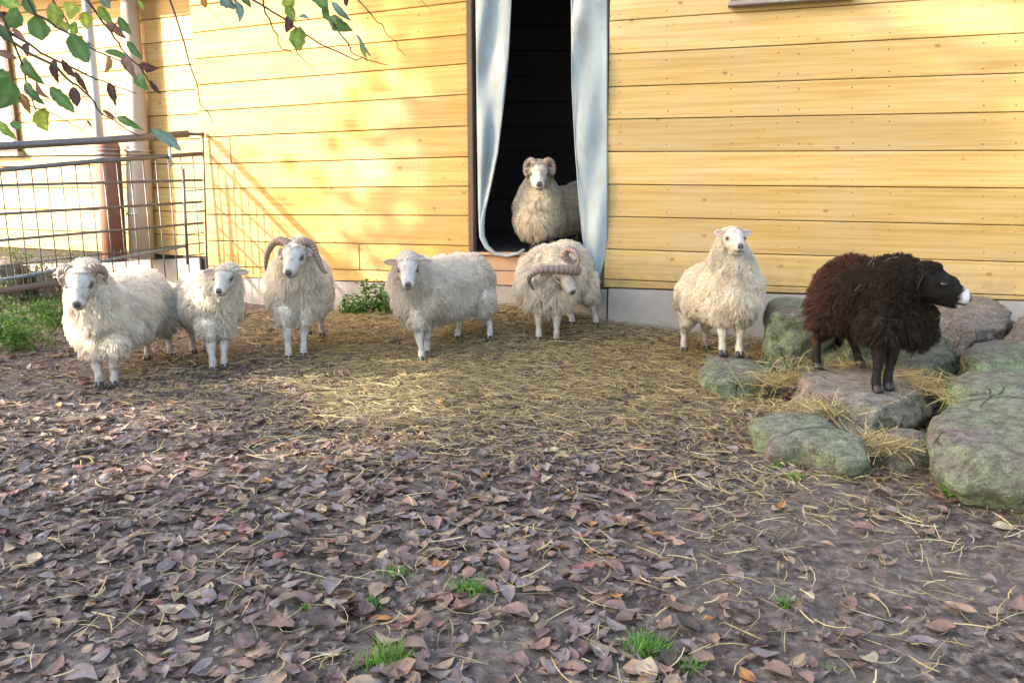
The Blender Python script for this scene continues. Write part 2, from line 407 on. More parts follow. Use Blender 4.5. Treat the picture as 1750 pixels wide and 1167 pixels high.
# return between the recessed wall and the near wall
a = PL.hit(349, 300); b_ = PF.hit(356, 300)
quadpanel('return_wall', [Vector((a.x, a.y, .1)), Vector((b_.x, b_.y, .1)), Vector((b_.x, b_.y, 2.9)), Vector((a.x, a.y, 2.9))], .03, Vector((-1, 0, 0)), M['frame'], barn)
# corner trim strip beside the recess
# nails
bmn = bmesh.new()
for p in nails:
    bmesh.ops.create_icosphere(bmn, subdivisions=1, radius=.0055, matrix=Matrix.Translation(p))
o = adopt(link('nail_heads', bmmesh('nail_heads', bmn, M['frame'])), barn); o['kind'] = 'stuff'
# footing
def strip(P, xs, tops, bots, off, th, name, mat):
    bm = bmesh.new(); V = []
    for x, t_, b_ in zip(xs, tops, bots):
        T = P.hit(x, t_, off); B = Vector((T.x, T.y, b_))
        V.append((bm.verts.new(T), bm.verts.new(B), bm.verts.new(T - P.n*th), bm.verts.new(B - P.n*th)))
    for i in range(len(V)-1):
        p, q = V[i], V[i+1]
        for k in ((0, 1), (2, 0), (1, 3), (3, 2)): bm.faces.new((p[k[0]], q[k[0]], q[k[1]], p[k[1]]))
    bm.faces.new((V[0][0], V[0][1], V[0][3], V[0][2])); bm.faces.new((V[-1][0], V[-1][2], V[-1][3], V[-1][1]))
    bmesh.ops.bevel(bm, geom=[e for e in bm.edges if len(e.link_faces) == 2 and abs(e.calc_face_angle(0)) > 1], offset=.008, segments=2, affect='EDGES')
    return adopt(link(name, bmmesh(name, bm, mat)), barn)
strip(PL, [340, 803], [473, 489], [-.2, -.2], .035, .25, 'footing', M['concrete'])
strip(PL, [803, 1037], [489, 495], [-.2, -.2], .035, .25, 'footing', M['concrete'])
strip(PR, [1040, 1300, 1750, 2300], [494, 503, 516, 530], [-.2]*4, .05, .25, 'footing', M['concrete'])
strip(PF, [-420, 340], [470, 441], [-.3, -.3], .03, .25, 'footing', M['concrete'])
# doorway: sill boards, threshold, frames, interior
PD = Plane(PL.hit(803, 300), PR.hit(1037, 300))
PD.ref = (803, 1037)
for (y0, y1, y2, y3) in ((436, 440, 462, 466), (462.5, 466.5, 487, 493)):
    o = board('sill_board', PD, 806, 1034, y0, y1, y2, y3, .02, M['palewood'], None, off=-.03); adopt(o, barn)
o = board('threshold', PD, 806, 1036, 430, 433, 436, 440, .05, M['palewood'], None, off=-.03); adopt(o, barn)
def post(px, w_, P, off, th, name, mat, top=-260, bot=486):
    o = board(name, P, px-w_/2, px+w_/2, top, top, bot, bot, th, mat, None, off=off); adopt(o, barn)
post(808, 9, PD, -.01, .05, 'door_post', M['frame'])
post(1034, 6, PD, -.02, .03, 'door_post', M['frame'], bot=490)
def box8(name, c0, c1, mat, parent):
    bm = bmesh.new(); bmesh.ops.create_cube(bm, size=1)
    for v in bm.verts: v.co = Vector([c0[k] if v.co[k] < 0 else c1[k] for k in range(3)])
    o = link(name, bmmesh(name, bm, mat)); return adopt(o, parent)
FLOOR_Z = PD.hit(920, 434).z
dl, dr = PD.hit(806, 300), PD.hit(1037, 300)
# interior room
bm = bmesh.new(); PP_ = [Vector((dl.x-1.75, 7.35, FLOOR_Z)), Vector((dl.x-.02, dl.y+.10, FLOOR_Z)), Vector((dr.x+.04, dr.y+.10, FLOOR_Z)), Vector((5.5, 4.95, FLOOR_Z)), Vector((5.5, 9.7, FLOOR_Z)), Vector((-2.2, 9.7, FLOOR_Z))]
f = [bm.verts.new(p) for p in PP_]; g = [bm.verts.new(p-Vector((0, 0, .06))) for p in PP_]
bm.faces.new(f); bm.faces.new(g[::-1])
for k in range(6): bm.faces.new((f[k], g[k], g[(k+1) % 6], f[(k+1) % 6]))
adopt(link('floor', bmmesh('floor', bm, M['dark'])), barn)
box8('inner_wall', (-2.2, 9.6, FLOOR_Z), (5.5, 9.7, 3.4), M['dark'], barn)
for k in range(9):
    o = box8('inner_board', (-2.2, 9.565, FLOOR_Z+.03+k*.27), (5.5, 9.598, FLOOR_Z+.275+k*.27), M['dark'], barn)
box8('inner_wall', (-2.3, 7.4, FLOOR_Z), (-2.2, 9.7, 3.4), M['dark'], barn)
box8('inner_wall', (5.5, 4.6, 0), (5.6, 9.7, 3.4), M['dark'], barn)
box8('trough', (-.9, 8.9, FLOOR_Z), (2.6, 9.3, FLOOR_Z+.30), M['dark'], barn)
# roof: one slab following the walls, out of sight above
pl0 = PF.hit(-420, 300); pl1 = PL.hit(348, 300); pr1 = PR.hit(2300, 300)
bm = bmesh.new()
pts = [Vector((pl0.x, pl0.y-.35, 2.95)), Vector((dl.x, dl.y-.45, 2.95)), Vector((dr.x, dr.y-.42, 2.95)), Vector((pr1.x+.2, pr1.y-.3, 2.95)), Vector((6, 10.2, 4.4)), Vector((-9, 12.5, 4.4))]
f = [bm.verts.new(p) for p in pts]; g = [bm.verts.new(p+Vector((0, 0, .12))) for p in pts]
bm.faces.new(f); bm.faces.new(g)
for k in range(6): bm.faces.new((f[k], g[k], g[(k+1) % 6], f[(k+1) % 6]))
adopt(link('roof', bmmesh('roof', bm, M['tile'])), barn)
# boards over the doorway
for k in range(3):
    o = board('lintel_board', PD, 806, 1037, -260+52*k, -264+52*k, -208+52*k, -212+52*k, .022, M['board_b'], None); adopt(o, barn)
# window, upper right
def window(P, x0, x1, yt, yb, slope, name_parts, gl=True):
    fr = empty('window', (0, 0, 0)); fr.parent = barn; fr.matrix_parent_inverse = Matrix.Translation(barn.location).inverted()
    def piece(nm, a0, a1, t0, b0, th, off, mat):
        o = board(nm, P, a0, a1, t0 + slope*(a0-x0), t0 + slope*(a1-x0), b0 + slope*(a0-x0), b0 + slope*(a1-x0), th, mat, None, off=off)
        o.parent = fr; o.matrix_parent_inverse = Matrix.Identity(4)
        return o
    piece('pane', x0+6, x1-6, yt, yb-6, .006, .030, M['glass'])
    for (a0, a1) in ((x0, x0+7), (x1-7, x1), ((x0+x1)/2-3, (x0+x1)/2+3)): piece('frame', a0, a1, yt, yb-5, .035, .028, M['frame'])
    piece('frame', x0, x1, yb-9, yb-3, .045, .0285, M['frame'])
    piece('frame', x0, x1, yt-4, yt+4, .0452, .0285, M['frame'])
    piece('sill', x0-4, x1+4, yb-4, yb+5, .075, .027, M['greywood'])
window(PR, 1236, 1432, -150, 12, -.066, None)
window(PF, -190, 46, 26, 268, -.02, None)

# pipes on the recessed wall
def pipe(name, P, pts, rad, off, mat, n=14):
    W = [P.hit(x, y, off) for x, y in pts]
    V, Fc = sweep(W, rad, n); return adopt(link(name, pymesh(name, V, Fc, mat)), barn)
p1 = pipe('drainpipe', PF, [(133, -160), (150, 30), (163, 160), (172, 252)], .040, .30, M['pvc'])
p2 = pipe('drainpipe', PF, [(181, 247), (183, 252), (190, 340), (197, 446)], [.112, .115, .112, .110], .30, M['rust'], 20)
p3 = pipe('drainpipe', PF, [(207, -180), (222, 20), (232, 150), (238, 300), (243, 440)], [.075, .078, .08, .118, .118], .13, M['claypipe'], 18)
for y in (258, 365):
    c = PF.hit(238.5 if y > 300 else 236, y, .13)
    V, Fc = sweep([c-Vector((0, 0, .012)), c+Vector((0, 0, .012))], .126, 18); adopt(link('pipe_clamp', pymesh('pipe_clamp', V, Fc, M['zinc'])), barn)
for k, y in enumerate((256, 263, 270)):
    c = PF.hit(184, y, .30)
    V, Fc = sweep([c-Vector((0, 0, .004)), c+Vector((0, 0, .004))], .122, 16); adopt(link('pipe_clamp', pymesh('pipe_clamp', V, Fc, M['zinc'])), barn)

# ------------------------------------------------------------------ curtains
def curtain(name, ledge, redge, off, label, lean=.03, folds=3, tail=None, amp=.02):
    top = PD.hit((ledge[0][0]+redge[0][0])/2, ledge[0][1], off)
    root = empty(name, top, label, 'curtain', 'plastic door curtains')
    rows, cols = 60, 22; ya, yb = ledge[0][1], ledge[-1][1]; V = []
    lx = lambda y: np.interp(y, [p[1] for p in ledge], [p[0] for p in ledge])
    rx = lambda y: np.interp(y, [p[1] for p in redge], [p[0] for p in redge])
    for i in range(rows+1):
        y = ya + (yb-ya)*i/rows
        for j in range(cols+1):
            s = j/cols; x = lx(y) + (rx(y)-lx(y))*s
            wv = amp*math.sin(s*math.pi*folds + .8*math.sin(y*.012)) + .5*amp*math.sin(s*9+y*.02) + .012*math.sin(y*.03+s*4)
            V.append(tuple(PD.hit(float(x), y, off + wv)))
    Fc = [(i*(cols+1)+j, i*(cols+1)+j+1, (i+1)*(cols+1)+j+1, (i+1)*(cols+1)+j) for i in range(rows) for j in range(cols)]
    me = pymesh('sheet', V, Fc, M['curtain']); o = link('sheet', me); adopt(o, root)
    so_ = o.modifiers.new('s', 'SOLIDIFY'); so_.thickness = .004; so_.offset = 0
    # hem along the free edge
    edge, ins = tail
    W = [PD.hit(x, y, off + .012) for x, y in edge]
    V, Fc = sweep(W, ins, 8); adopt(link('hem', pymesh('hem', V, Fc, M['curtain'])), root)
    return root
le = [(812, -250), (813, 0), (815, 200), (817, 330), (818, 385), (822, 402)]
re = [(874, -250), (873, 0), (868, 100), (861, 170), (850, 262), (836, 330), (827, 368), (826, 402)]
curtain('door_curtain', le, re, .035, 'left blue grey plastic door curtain drawn back and hooked at its foot', folds=2.4, amp=.017,
        tail=([(874, -250), (873, 0), (868, 100), (861, 170), (850, 262), (836, 330), (827, 362), (823, 385), (824, 405), (832, 422), (846, 434), (866, 438), (884, 434), (896, 426)],
              [.006]*6 + [.012, .022, .022, .019, .015, .012, .011, .008]))
le = [(977, -250), (977, 0), (978, 150), (984, 262), (990, 340), (996, 405), (1006, 470), (1012, 492)]
re = [(1038, -250), (1038, 0), (1038, 330), (1037, 410), (1034, 440), (1024, 478), (1020, 492)]
curtain('door_curtain', le, re, .045, 'right pale blue plastic door curtain hanging in front of the sheep inside', folds=1.5, amp=.008,
        tail=(le, [.005]*8))

# ------------------------------------------------------------------ mesh gate
def gate():
    A = xy(349, 7.36); B = xy(0, 6.35); P = Plane(B, A)
    base = Vector((A.x, A.y, float(gz(A.x, A.y))))
    g = empty('mesh_gate', base, 'grey steel mesh gate with tubular rails beside the drainpipes', 'gate')
    def bar(name, pts, r, mat=M['steel'], n=6, off=0.0):
        W = [P.hit(x, y, off) for x, y in pts]; V, Fc = sweep(W, r, n)
        return adopt(link(name, pymesh(name, V, Fc, mat)), g)
    bar('rail', [(-160, 259), (0, 250), (180, 240), (322, 229)], .030, M['steel'], 12)
    bar('rail', [(322, 229), (349, 230)], .014, M['steel'], 8)
    bar('rail', [(-160, 304), (0, 291), (150, 277), (346, 263)], .019, M['steel'], 10)
    bar('rail', [(-160, 320), (0, 317), (346, 308)], .011)
    bar('rail', [(-160, 378), (0, 366), (346, 345)], .011)
    bar('rail', [(-160, 424), (0, 411), (348, 381)], .011)
    bar('rail', [(318, 346+74), (0, 479), (-160, 510)], .013, M['steelblue'], 8)
    bar('rail', [(122, 482), (60, 489), (0, 498), (-160, 520)], .026, M['rail'], 12, .05)
    for (a, b_) in ((268, 264), (455, 415), (540, 505), (552, 515)):
        bar('wire', [(-160, a+8), (0, a), (348, b_)] if b_ < 420 else [(-160, a+18), (0, a), (120, a-20)], .006)
    bar('post', [(346, 226), (349, 300), (354, 462)], .009, M['steel'], 8)
    bar('post', [(313, 288), (316, 360), (321, 452)], .014, M['steel'], 8, .012)
    # upright wires, 0.1 m apart along the gate
    L = (A-B).length; k = -9
    while k*.103 < L-.03:
        q = B + (A-B).normalized()*(k*.103); k += 1
        px, _, _ = proj([q.x, q.y, CAM_H]); px = float(px)
        yt = 303-.085*max(px, 0) + 0 if px > 0 else 303
        T = P.hit(px, 291-.081*px if px < 349 else 263, .0); Bt = Vector((T.x, T.y, .04))
        V, Fc = sweep([T, T*.5+Bt*.5+P.n*.006, Bt], .0055, 5)
        adopt(link('wire', pymesh('wire', V, Fc, M['steel'])), g)
    for k in range(26):
        q = B + (A-B).normalized()*(-.45 + k*.052); T = Vector((q.x, q.y, .50)) + P.n*.02; Bt = Vector((q.x, q.y, .05)) + P.n*.02
        V, Fc = sweep([T, Bt], .0028, 4); adopt(link('wire', pymesh('wire', V, Fc, M['steel'])), g)
    for k in range(6):
        a0 = B + (A-B).normalized()*(-.5); a1 = B + (A-B).normalized()*.9; zz = Vector((0, 0, .10+.075*k)) + P.n*.02
        V, Fc = sweep([a0+zz-Vector((0, 0, a0.z)), a1+zz-Vector((0, 0, a1.z))], .0028, 4); adopt(link('wire', pymesh('wire', V, Fc, M['steel'])), g)
    # small latch plates
    for x in (290,):
        W = [P.hit(x, 252, .02), P.hit(x+2, 285, .02)]; V, Fc = sweep(W, .012, 6); adopt(link('latch', pymesh('latch', V, Fc, M['zinc'])), g)
    # narrower wires near the wall
    for y in (326, 362, 400, 436):
        bar('wire', [(316, y+1), (349, y-2)], .005)
gate()

# ------------------------------------------------------------------ stones
def remeshed(V, Fc, voxel, smooth):
    me = bpy.data.meshes.new('tmp'); me.from_pydata([tuple(v) for v in V], [], Fc); me.update()
    o = bpy.data.objects.new('tmp', me); COL.objects.link(o)
    m = o.modifiers.new('r', 'REMESH'); m.mode = 'VOXEL'; m.voxel_size = voxel; m.use_smooth_shade = True
    s = o.modifiers.new('s', 'SMOOTH'); s.factor = .5; s.iterations = smooth
    dg = bpy.context.evaluated_depsgraph_get(); ev = o.evaluated_get(dg)
    out = bpy.data.meshes.new_from_object(ev, depsgraph=dg)
    bpy.data.objects.remove(o); bpy.data.meshes.remove(me); return out
def getV(me):
    a = np.empty(len(me.vertices)*3, np.float32); me.vertices.foreach_get('co', a); return a.reshape(-1, 3).astype(float)
def getN(me):
    a = np.empty(len(me.vertices)*3, np.float32); me.vertices.foreach_get('normal', a); return a.reshape(-1, 3).astype(float)
def putV(me, V):
    me.vertices.foreach_set('co', np.asarray(V, np.float32).ravel()); me.update()
def stone(top, h, mat, label, bulge=.02, rough=.030, voxel=.014, dome=.012, htilt=None, name='boulder', under=0.0):
    """top = pixel outline of the upper face, h = its height (number or one per corner)"""
    hs = h if hasattr(h, '__len__') else [h]*len(top)
    T = []
    for (x, y), hh in zip(top, hs):
        d = ray(x, y); t = (CAM_H-hh)/-d.z; T.append(Vector((d.x*t, d.y*t, hh)))
    c = sum(T, Vector())/len(T); V = []; Fc = []; n = len(T)
    rings = [(.55, dome), (.97, .0), (1.0+bulge, -.03), (1.0+bulge-under*.15, -.42), (.94-under, -1.0)]
    for s, dz in rings:
        for p in T:
            q = c + (p-c)*s; g0 = float(gz(q.x, q.y)) - .06
            if dz >= 0: z = p.z*s + c.z*(1-s) + dz
            elif dz > -.1: z = p.z + dz
            else: z = p.z + (g0-p.z)*(-dz)
            V.append((q.x, q.y, z))
    for r in range(len(rings)-1):
        for k in range(n): Fc.append((r*n+k, (r+1)*n+k, (r+1)*n+(k+1) % n, r*n+(k+1) % n))
    V.append((c.x, c.y, c.z+dome)); Fc += [(len(V)-1, k, (k+1) % n) for k in range(n)]
    V.append((c.x, c.y, V[(len(rings)-1)*n][2])); b = (len(rings)-1)*n; Fc += [(len(V)-1, b+(k+1) % n, b+k) for k in range(n)]
    bmf = bmesh.new(); vs = [bmf.verts.new(v) for v in V]; [bmf.faces.new([vs[i] for i in q]) for q in Fc]; bmesh.ops.recalc_face_normals(bmf, faces=bmf.faces)
    rr_ = random.Random(int(abs(top[0][0]*7+top[0][1]))); ext = [max((Vector(v)-c).length for v in V)]
    hx = sum(abs(v[0]-c.x) for v in V)/len(V)*1.6; hy = sum(abs(v[1]-c.y) for v in V)/len(V)*1.6
    for _ in range(11):
        az = rr_.uniform(0, 6.283); el_ = rr_.uniform(.05, .75); nn_ = Vector((math.cos(az)*math.cos(el_), math.sin(az)*math.cos(el_), math.sin(el_)))
        sup = max((Vector(v)-c).dot(nn_) for v in V)      # shave a little off the farthest corner in that direction
        bmesh.ops.bisect_plane(bmf, geom=bmf.verts[:]+bmf.edges[:]+bmf.faces[:], plane_co=c+nn_*(sup*rr_.uniform(.80, .93)), plane_no=nn_, clear_outer=True)
        eb = [e for e in bmf.edges if len(e.link_faces) == 1]
        if eb: bmesh.ops.holes_fill(bmf, edges=eb, sides=0)
    bmf.verts.index_update(); V2 = [v.co.copy() for v in bmf.verts]; F2 = [tuple(v.index for v in f.verts) for f in bmf.faces]; bmf.free()
    me = remeshed(V2, F2, voxel, 1); P = getV(me); N = getN(me)
    q = P + 13.7*len(top)
    side_ = 1-np.abs(N[:, 2])*.75
    disp = rough*2.4*side_*(fbm(q[:, 0]*6, q[:, 1]*6, q[:, 2]*11, 5, 3)-.5) + rough*1.1*side_*(.25-np.abs(fbm(q[:, 0]*9, q[:, 1]*9, q[:, 2]*40, 15, 3)-.5)*2.4) + rough*.35*(fbm(q[:, 0]*30, q[:, 1]*30, q[:, 2]*30, 25, 2)-.5)
    P = P + N*disp[:, None]; base = Vector((c.x, c.y, float(gz(c.x, c.y))))
    putV(me, P - np.array(base)); me.materials.clear(); me.materials.append(mat)
    for p in me.polygons: p.use_smooth = True
    o = link(name, me); o.location = base; o['top_z'] = 0.0; del o['top_z']
    return tag(o, label, 'rock', 'rocks stepped along the barn')
ra, rb, rc = M['rock_a'], M['rock_b'], M['rock_c']
stone([(1196, 606), (1235, 601), (1290, 612), (1328, 636), (1318, 652), (1262, 660), (1215, 650), (1192, 630)], [.11, .11, .10, .09, .08, .08, .09, .10], ra,
      'mossy grey rock under the front hooves of the cream ewe', under=.12)
stone([(1352, 640), (1400, 622), (1500, 612), (1590, 625), (1605, 660), (1560, 690), (1480, 702), (1420, 690), (1370, 668)], [.15, .16, .17, .17, .16, .14, .14, .14, .14], rb,
      'broad flat rock slab under the black sheep', dome=.012, under=.06)
stone([(1285, 706), (1320, 698), (1400, 706), (1450, 730), (1490, 762), (1478, 790), (1440, 790), (1380, 762), (1310, 752), (1280, 735)], [.12, .13, .13, .12, .10, .07, .07, .08, .09, .10], ra,
      'long mossy rock lowest and nearest of the left stones', under=.2)
stone([(1592, 700), (1640, 668), (1750, 664), (1900, 672), (1930, 760), (1860, 800), (1740, 800), (1640, 790), (1590, 760)], [.18, .20, .21, .21, .20, .19, .18, .17, .17], ra,
      'largest green stained boulder at the right edge of the yard', voxel=.018, dome=.02, under=.22)
stone([(1625, 640), (1690, 632), (1780, 634), (1840, 655), (1760, 675), (1680, 672), (1620, 664)], [.22]*7, ra, 'pale green rock behind the largest boulder', dome=.02)
stone([(1308, 512), (1345, 505), (1400, 512), (1440, 520), (1430, 535), (1370, 540), (1312, 536)], [.37]*7, ra, 'upright green faced block against the footing behind the black sheep', bulge=.0, dome=.01, voxel=.016)
stone([(1440, 545), (1500, 540), (1530, 552), (1500, 570), (1450, 572)], [.30]*5, ra, 'mossy rock hidden mostly behind the black sheep')
stone([(1515, 596), (1560, 574), (1620, 584), (1645, 606), (1600, 628), (1540, 626)], [.20, .23, .22, .20, .19, .19], ra, 'rounded pale green rock right of the black sheep chest')
stone([(1640, 592), (1690, 578), (1760, 582), (1800, 600), (1750, 622), (1670, 622)], [.28]*6, ra, 'green rock above the largest boulder near the right edge')
stone([(1590, 560), (1625, 548), (1660, 566), (1640, 584), (1600, 584)], [.26]*5, ra, 'small rounded rock beneath the black sheep muzzle')
stone([(1590, 530), (1640, 506), (1700, 512), (1735, 532), (1720, 560), (1650, 568), (1600, 556)], [.32, .36, .36, .34, .32, .32, .32], rc, 'grey pitted stone heap against the wall beyond the black sheep nose', rough=.04, dome=.05)
stone([(1722, 560), (1745, 540), (1790, 536), (1830, 556), (1800, 582), (1740, 580)], [.33]*6, rc, 'smooth grey stone at the right edge beside the wall', dome=.04)
stone([(1500, 742), (1540, 728), (1590, 738), (1596, 770), (1560, 790), (1510, 784)], [.05, .08, .08, .05, .04, .04], ra, 'small dark mossy rock wedged between the slab and the largest boulder')
stone([(1400, 585), (1440, 580), (1475, 590), (1460, 606), (1410, 606)], [.16]*5, ra, 'low green rock behind the black sheep hind legs')
for i, (px, py, r_) in enumerate(((8, 447, 26), (30, 462, 22), (70, 470, 20), (12, 470, 24), (330, 520, 14), (312, 512, 12))):
    q = gp(px, py+16); h = .10 if i < 4 else .05; top = []
    for k in range(7):
        a = k*2*math.pi/7; top.append((px + r_*math.cos(a)*1.1, py + r_*.32*math.sin(a)))
    tops = [float(gz(0, 7)) + (.30, .2, .16, .16, .1, .08)[i]]*7
    stone(top, tops, rc, ['topmost pale stone of the pile behind the gate', 'flat pale stone in the pile behind the gate', 'right hand pale stone of the pile behind the gate', 'lower left pale stone of the pile behind the gate', 'small grey stone on the soil between the two small sheep', 'pebble like stone left of the tall horned ram'][i], voxel=.014, name='stone', dome=.02)

# ------------------------------------------------------------------ sheep
def ico(c, r, rot=None, sub=2):
    bm = bmesh.new(); bmesh.ops.create_icosphere(bm, subdivisions=sub, radius=1.0)
    Vv = [Vector((v.co.x*r[0], v.co.y*r[1], v.co.z*r[2])) for v in bm.verts]
    Fc = [tuple(v.index for v in f.verts) for f in bm.faces]; bm.free()
    return [c + (rot @ v if rot is not None else v) for v in Vv], Fc
def merge(parts):
    V = []; Fc = []
    for v, f in parts:
        b = len(V); V += list(v); Fc += [tuple(i+b for i in q) for q in f]
    return V, Fc
def frame3(f, up):
    f = f.normalized(); s = up.cross(f).normalized(); u = f.cross(s)
    return Matrix((f, s, u)).transposed(), f, s, u       # columns forward, left, up
def capsule(p0, r0, p1, r1, n=10):
    k = 5; pts = []; rs = []; d = (p1-p0); L = d.length; dn = d.normalized()
    for i in range(4): a = (i+.3)/4*math.pi/2; pts.append(p0 - dn*r0*math.cos(a)); rs.append(r0*math.sin(a))
    for i in range(k+1): pts.append(p0 + d*i/k); rs.append(r0 + (r1-r0)*i/k)
    for i in range(4): a = math.pi/2 - (i+.7)/4*math.pi/2; pts.append(p1 + dn*r1*math.cos(a)); rs.append(r1*math.sin(a))
    return sweep(pts, rs, n)
def chain(pts, rs):
    return [capsule(Vector(a), ra_, Vector(b), rb_) for a, b, ra_, rb_ in zip(pts[:-1], pts[1:], rs[:-1], rs[1:])]

def horn_mesh(pts, r0, ring=.09, n=12, col=(.33, .25, .18), tipcol=(.16, .13, .11), sub=14):
    # smooth the control points with Catmull-Rom
    P = [Vector(p) for p in pts]; Q = []
    for i in range(len(P)-1):
        a, b, c, d = P[max(i-1, 0)], P[i], P[i+1], P[min(i+2, len(P)-1)]
        for k in range(sub):
            t = k/sub; Q.append(.5*((2*b) + (c-a)*t + (2*a-5*b+4*c-d)*t*t + (3*b-a-3*c+d)*t**3))
    Q.append(P[-1]); m = len(Q); rr = []
    for i in range(m):
        t = i/(m-1); rr.append(r0*(1-t)**.62*(1+ring*math.sin(i*1.35)) + .0015)
    V, Fc = sweep(Q, rr, n); cols = []
    for i in range(len(V)):
        t = min(1, (i//n)/m); s = .85+.3*math.sin((i//n)*1.35); cols.append([col[k]*(1-t**2)*s + tipcol[k]*t**2 for k in range(3)])
    return V, Fc, cols

def sheep(nm, label, chest, rump, feet, head, face, hup=(0, 0, 1), rad=(.185, .20), hs=1.0, coat='white', horns=None, ears=(.9, .0),
          ear_len=.085, wool_len=.055, N=30000, seed=1, leg_patch=None, mane=0.0, curl=.006, neck_r=.105, head_wool=1.0, floor=None, locks=14, nosecol=None, legtop=None, chest_drop=0.0):
    rs = np.random.default_rng(seed)
    rad = (rad[0]*.91, rad[1]*.89); C, Rp, H = Vector(chest), Vector(rump), Vector(head)
    base = (C+Rp)/2; base.z = min(f[2] for f in feet)
    root = empty(nm, base, label, 'sheep', 'sheep standing in the yard')
    bf = (C-Rp); blen = bf.length; B3, bF, bS, bU = frame3(Vector((bf.x, bf.y, 0)) if abs(bf.z) < .3 else bf, Vector((0, 0, 1)))
    ry, rz = rad; Rb = Matrix((bF, bS, bU)).transposed()
    Hm, hF, hS, hU = frame3(Vector(face), Vector(hup))
    parts = [ico(C - bF*.02 - bU*.005, (ry*.98, ry*.97, rz*1.02), Rb, 3), ico((C+Rp)/2 - bU*.01, (blen*.5+ry*.55, ry*1.03, rz*1.04), Rb, 3),
             ico(Rp + bU*.01, (ry*.95, ry*.98, rz*.98), Rb, 3)]
    if chest_drop: parts.append(ico(C + bF*.06 - bU*chest_drop, (ry*.6, ry*.6, rz*.7), Rb, 3))
    # neck and head
    occ = H - hF*.045*hs - hU*.015*hs
    parts.append(capsule(C + bF*.05 + bU*.05, neck_r*1.35, occ - hF*.03*hs, neck_r*.62*hs))
    if mane: parts.append(capsule(C + bF*.09 - bU*.03, neck_r*1.15, occ - hF*.05*hs - Vector((0, 0, .07)), neck_r*.62))
    def hp(f, s, u): return H + (hF*f + hS*s + hU*u)*hs
    parts += [ico(hp(0, 0, .004), (.078*hs, .061*hs, .064*hs), Hm, 3),
              capsule(hp(.03, 0, -.002), .050*hs, hp(.118, 0, -.022), .036*hs),
              capsule(hp(.02, 0, -.035), .036*hs, hp(.115, 0, -.044), .025*hs),
              ico(hp(.130, 0, -.022), (.022*hs, .035*hs, .027*hs), Hm, 2),
              ico(hp(.055, 0, .025), (.05*hs, .026*hs, .022*hs), Hm, 2)]
    for s in (1, -1):
        parts.append(ico(hp(.040, s*.040, .016), (.024*hs, .014*hs, .016*hs), Hm, 2))     # brow
        parts.append(ico(hp(.02, s*.036, -.022), (.045*hs, .02*hs, .03*hs), Hm, 2))      # cheek
    # legs: feet = front left, front right, hind left, hind right (left = +bS)
    legs = []
    for i, ft in enumerate(feet):
        ft = Vector(ft); s = 1 if i % 2 == 0 else -1
        if i < 2:
            top = C + bS*s*ry*.45 - bU*rz*.55 + bF*.01
            top.x += (ft.x-top.x)*.65; top.y += (ft.y-top.y)*.65
            knee = top.lerp(ft, .52) + bF*.008; fet = ft.lerp(knee, .20) ; fet.z = ft.z + .052
            pts = [top, top.lerp(knee, .5), knee, knee.lerp(fet, .5), fet, ft + Vector((0, 0, .018)) + bF*.010]
            rr = [.052, .037, .0255, .0185, .022, .0225]
        else:
            top = Rp + bS*s*ry*.42 - bU*rz*.42
            top.x += (ft.x-top.x)*.45; top.y += (ft.y-top.y)*.45
            hock = top.lerp(ft, .50) - bF*.045; hock.z = ft.z + (top.z-ft.z)*.46
            stif = top.lerp(hock, .5) + bF*.03
            fet = ft + (hock-ft)*.16; fet.z = ft.z + .052
            pts = [top, stif, hock, hock.lerp(fet, .5), fet, ft + Vector((0, 0, .018)) + bF*.010]
            rr = [.082, .058, .026, .0185, .022, .0225]
        parts += chain(pts, rr); legs.append(pts)
    parts.append(ico(Rp - bF*ry*.92 + bU*.0, (.035, .03, .09), Rb, 2))               # tail
    V, Fc = merge(parts); me = remeshed(V, Fc, .0085, 4)
    P = getV(me); Nn = getN(me)
    rel = P - np.array(H); hf = rel@np.array(hF)/hs; hsd = rel@np.array(hS)/hs; hu = rel@np.array(hU)/hs
    dh = np.linalg.norm(rel, axis=1)/hs
    floor_z = np.min([f[2] for f in feet])
    zb = C.z - rz*.97                                                # belly line
    # face mask: 1 on the bare face
    facem = sstep(-.012, .012, hf + .15*np.abs(hsd) - .55*np.maximum(hu-.02, 0)*head_wool)*sstep(.19, .17, dh)*sstep(-.10, -.07, hu)
    lt = legtop if legtop is not None else zb - .005
    legm = sstep(lt+.02, lt-.035, P[:, 2])*sstep(.16, .19, dh)
    pal = dict(white=((.94, .87, .76), (.60, .555, .50), (.62, .58, .53)), cream=((.95, .88, .75), (.64, .59, .52), (.60, .55, .48)),
               tan=((.94, .85, .70), (.60, .53, .45), (.6, .52, .42)), grey=((.90, .84, .75), (.58, .55, .52), (.62, .60, .57)),
               black=((.026, .019, .017), (.0055, .005, .005), (.007, .0055, .005)))[coat]
    wc, fc, lc = (np.array(c) for c in pal)
    col = wc[None]*(1-facem[:, None]) + fc[None]*facem[:, None]
    col = col*(1-legm[:, None]) + lc[None]*legm[:, None]
    if coat != 'black':
        # pale pinkish bridge, grey cheeks, nose and mouth line
        g = sstep(.02, .05, np.abs(hsd))*facem*.30; col = col*(1-g[:, None]) + np.array((.42, .36, .31))*g[:, None]
        nose = sstep(.136, .146, hf)*sstep(.020, .014, np.abs(hsd))*sstep(-.032, -.024, hu)*facem
        mouth = sstep(.0075, .003, np.abs(hu + .043 + .25*np.abs(hsd)))*sstep(.10, .115, hf)*facem
        ey = np.hypot((hf-.046)/1.5, hu-.012); eyk = sstep(.020, .010, ey)*sstep(.03, .045, np.abs(hsd))*.75; col = col*(1-eyk[:, None]) + np.array((.10, .08, .07))*eyk[:, None]
        gm = sstep(.105, .13, hf)*facem*.35; col = col*(1-gm[:, None]) + np.array((.50, .46, .46))*gm[:, None]
